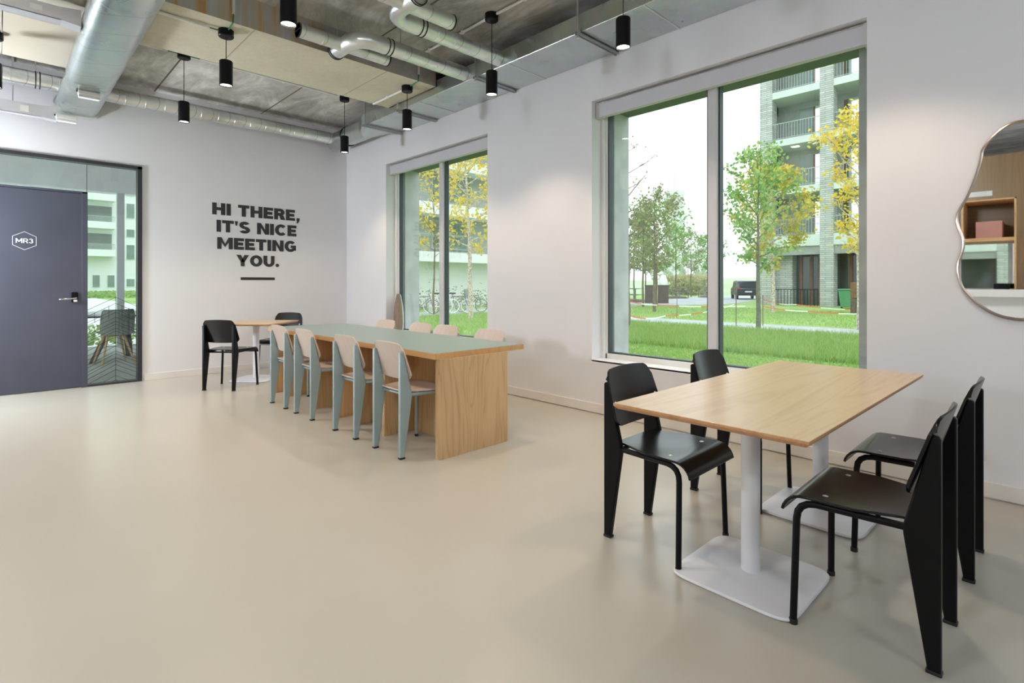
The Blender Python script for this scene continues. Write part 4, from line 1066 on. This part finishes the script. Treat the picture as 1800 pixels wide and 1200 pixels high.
# bin, boxes, planters, guards, fence
wbn = thing('wheelie_bin', 'green wheeled bin beside the brick pillar', 'bin', (33.6, 8.18, GZ))
mb = MB(); vs2 = []
for s, z in ((.24, .08), (.33, 1.0)): vs2 += [(s, s * 1.05, z), (-s, s * 1.05, z), (-s, -s * 1.05, z), (s, -s * 1.05, z)]
mb.add(vs2, [(3, 2, 1, 0), (4, 5, 6, 7)] + [(k, (k + 1) % 4, 4 + (k + 1) % 4, 4 + k) for k in range(4)]).build('body', M['binm'], wbn, False, .02)
MB().box(-.37, .36, -.38, .38, 1.0, 1.08).build('lid', M['binm'], wbn, False, .03)
for s in (-1, 1): MB().lathe([(0, -.03), (.10, -.03), (.10, .03), (0, .03)], (.22, s * .30, .10), 14, 'y').build('wheel', M['rubber'], wbn)
for k, (z0, mm, lb) in enumerate(((0, 'crate', 'dark crate on the ground at the right edge behind the yellow birch'), (.72, 'woodframe', 'brown crate stacked on the dark one behind the yellow birch'))):
    tag(MB().box(-.45, .45, -.5, .5, 0, .70).build('crate', M[mm], None, False, .02), lb, 'crate').location = (27.9, 6.05, GZ + z0)
for k, (x, y, lb) in enumerate(((32.8, 19.95, 'left dark brown planter box by the road'), (33.4, 19.3, 'right dark brown planter box with pale stuff heaped on top'))):
    o = thing('planter_box', lb, 'planter', (x, y, GZ), R(30), 'dark planter boxes by the road')
    MB().box(-.42, .42, -.36, .36, 0, 1.25).build('box', M['crate'], o, False, .02); MB().box(-.44, .44, -.38, .38, 1.2, 1.27).build('rim', M['crate'], o, False)
    if k: MB().lathe([(.33, 1.27), (.30, 1.6), (.16, 1.95), (0, 2.0)], n=14).build('covering', M['tapewhite'], o)
for k, (x, y, lb) in enumerate(((45, 24.7, 'metal tree guard nearest the brown planters'), (50, 23.8, 'metal tree guard nearest the window mullion'), (33.8, 22.1, 'metal tree guard at the left edge of the large window'))):
    o = thing('tree_guard', lb, 'tree guard', (x, y, GZ), 0, 'metal guards around young trees'); g_ = MB()
    for sx_ in (-.8, .8):
        for sy_ in (-.8, .8): g_.tube([(sx_, sy_, 0), (sx_, sy_, 1.0)], .045, 5)
    for zz in (.55, 1.0): g_.tube([(-.8, -.8, zz), (.8, -.8, zz), (.8, .8, zz), (-.8, .8, zz)], .04, 5, closed=True)
    g_.build('bars', M['bikedark'], o, False); MB().lathe([(1.1, 0), (.9, .18), (0, .25)], n=14).build('soil_mound', M['crate'], o)
fn = thing('terrace_fence', 'black metal fence in front of the ground floor glazing', 'fence', (XA - .4, 11.5, GZ)); g_ = MB()
for k in range(15): g_.tube([(0, -1.3 + k * .19, 0), (0, -1.3 + k * .19, 1.0)], .018, 4)
g_.build('bars', M['blk'], fn, False); MB().tube([(0, -1.32, 1.0), (0, 1.4, 1.0)], .025, 5).build('top_rail', M['blk'], fn, False)

# barrier tape on stakes
def tape(label, pts, sag):
    o = thing('barrier_tape', label, 'tape', pts[0], 0, 'red and white barrier tapes'); o0 = Vector(pts[0]); k = 0
    ms = (MB(), MB())
    for a, b in zip(pts[:-1], pts[1:]):
        a, b = Vector(a), Vector(b); n_ = max(2, int((b - a).length / .95))
        for i in range(n_):
            q = []
            for t in (i / n_, (i + .5) / n_, (i + 1) / n_):
                c_ = a.lerp(b, t) - o0; c_.z -= sag * 4 * t * (1 - t); q.append(c_)
            v_ = [p_ + Vector((0, 0, s * .022)) for p_ in q for s in (-1, 1)] + [p_ + Vector((.004, 0, s * .022)) for p_ in q for s in (-1, 1)]
            ms[k % 2].add(v_, [(0, 2, 3, 1), (2, 4, 5, 3), (6, 7, 9, 8), (8, 9, 11, 10)]); k += 1
    for m_, mm, nm in zip(ms, ('tapered', 'tapewhite'), ('red_stripe', 'white_stripe')): m_.build(nm, M[mm], o, False)
def at(px, py, d):
    r = (px - 900) / 934; c_, s_ = math.cos(YAW), math.sin(YAW)
    return ((r * c_ + s_) * d, (-r * s_ + c_) * d, 1.23 - (py - 498) / 934 * d)
tape('lower red and white barrier tape across the right pane, in front of the brick block', [at(1340, 538, 22), at(1420, 547, 22), at(1528, 551, 22)], .05)
tape('upper red and white barrier tape across the right pane, in front of the brick block', [at(1342, 526, 27), at(1400, 535, 26), at(1528, 543, 26)], .10)
tape('red and white barrier tape across the left pane, nearest the path', [at(1100, 553, 19.5), at(1170, 555, 20), at(1290, 535, 24)], .12)
tape('red and white barrier tape behind the olive tree trunk in the left pane', [at(1100, 528, 24), at(1155, 536, 24), at(1310, 538, 24)], .05)
for k, (px, d, lb) in enumerate(((1294, 16.9, 'thin stake left of the slim green tree'), (1341, 17.2, 'thin stake right of the slim green tree trunk'), (1190, 21, 'thin stake in the left pane between path and road'))):
    x, y, z = at(px, 500, d); o = tag(MB().tube([(0, 0, 0), (0, 0, 1.0 if k != 2 else 1.2)], .016, 6).build('stake', M['brownbark'], None), lb, 'stake', 'stakes in the lawn'); o.location = (x, y, GZ)

# bicycles and rack
def bicycle(label, px, d, yaw, dark, basket, src=None):
    x, y, z = at(px, 540, d); o = thing('bicycle', label, 'bicycle', (x, y, GZ), yaw, 'bicycles at the rack'); fm = M['bikedark' if dark else 'bikepale']
    for wx in (-.52, .52):
        w_ = MB(); w_.tube(arc((wx, 0, .33), .31, 0, 2 * PI, 24, (1, 0, 0), (0, 0, 1))[:-1], .022, 6, closed=True); w_.build('wheel', M['bikepale'] if not dark or basket else M['bikedark'], o)
        s_ = MB()
        for k in range(8): a = k * PI / 8; s_.tube([(wx - .3 * math.cos(a), 0, .33 - .3 * math.sin(a)), (wx + .3 * math.cos(a), 0, .33 + .3 * math.sin(a))], .004, 3, False)
        s_.build('spokes', M['bikepale'], o, False)
    f_ = MB()
    for a, b in (((-.52, 0, .33), (-.08, 0, .30)), ((-.08, 0, .30), (-.22, 0, .88)), ((-.52, 0, .33), (-.20, 0, .78)), ((-.08, 0, .30), (.36, 0, .72)), ((-.20, 0, .76), (.36, 0, .80)), ((.33, 0, .92), (.52, 0, .33)), ((-.62, 0, .70), (-.22, 0, .74))): f_.tube([a, b], .022, 6)
    f_.build('frame', fm, o)
    MB().tube([(.25, -.28, 1.02), (.36, -.18, 1.05), (.34, 0, 1.0), (.36, .18, 1.05), (.25, .28, 1.02)], .016, 6).build('handlebar', M['bikedark'], o)
    MB().prism([(-.36, 0), (-.30, .09), (-.05, .02), (-.05, -.02), (-.30, -.09)], lambda p_, q_, h: (p_, q_, h), .88, .95).build('saddle', M['rubber'], o, True, .015)
    if basket: MB().lathe([(.12, .78), (.19, .98), (.20, 1.12), (.18, 1.12), (.11, .80)], (.52, 0, 0), 16).build('basket', M['wicker'], o)
by = -YAW
bicycle('bicycle with a grey basket between mullion and birch trunk', 803, 25.0, R(-42), True, True)
bicycle('bicycle right of the birch trunk in the smaller window', 828, 25.6, R(-60), True, False)
bicycle('pale bicycle just left of the mullion in the smaller window', 776, 24.6, R(-30), False, False)
bicycle('dark bicycle at the left end of the rack in the smaller window', 741, 24.0, R(-48), True, False)
x, y, z = at(778, 540, 25.8)
rk = thing('bike_rack', 'grey hoop rack holding the bicycles', 'bike rack', (x, y, GZ), R(-45)); g_ = MB()
for k in range(5): xx = -1.2 + k * .6; g_.tube([(xx, -.25, 0), (xx, -.25, .75), (xx, .25, .75), (xx, .25, 0)], .02, 6)
g_.build('hoops', M['frame'], rk, False); MB().tube([(-1.3, 0, .80), (1.3, 0, .80)], .025, 6).build('top_bar', M['frame'], rk)
P = np.array([(rq.uniform(11, 23), rq.uniform(22.5, 24.5), GZ + abs(rq.gauss(0, .5))) for _ in range(3500)])
tag(leaves('shrub_strip', M['leafolive'], P, .085), 'loose olive shrubs behind the bicycles', 'shrubs', None, 'stuff')
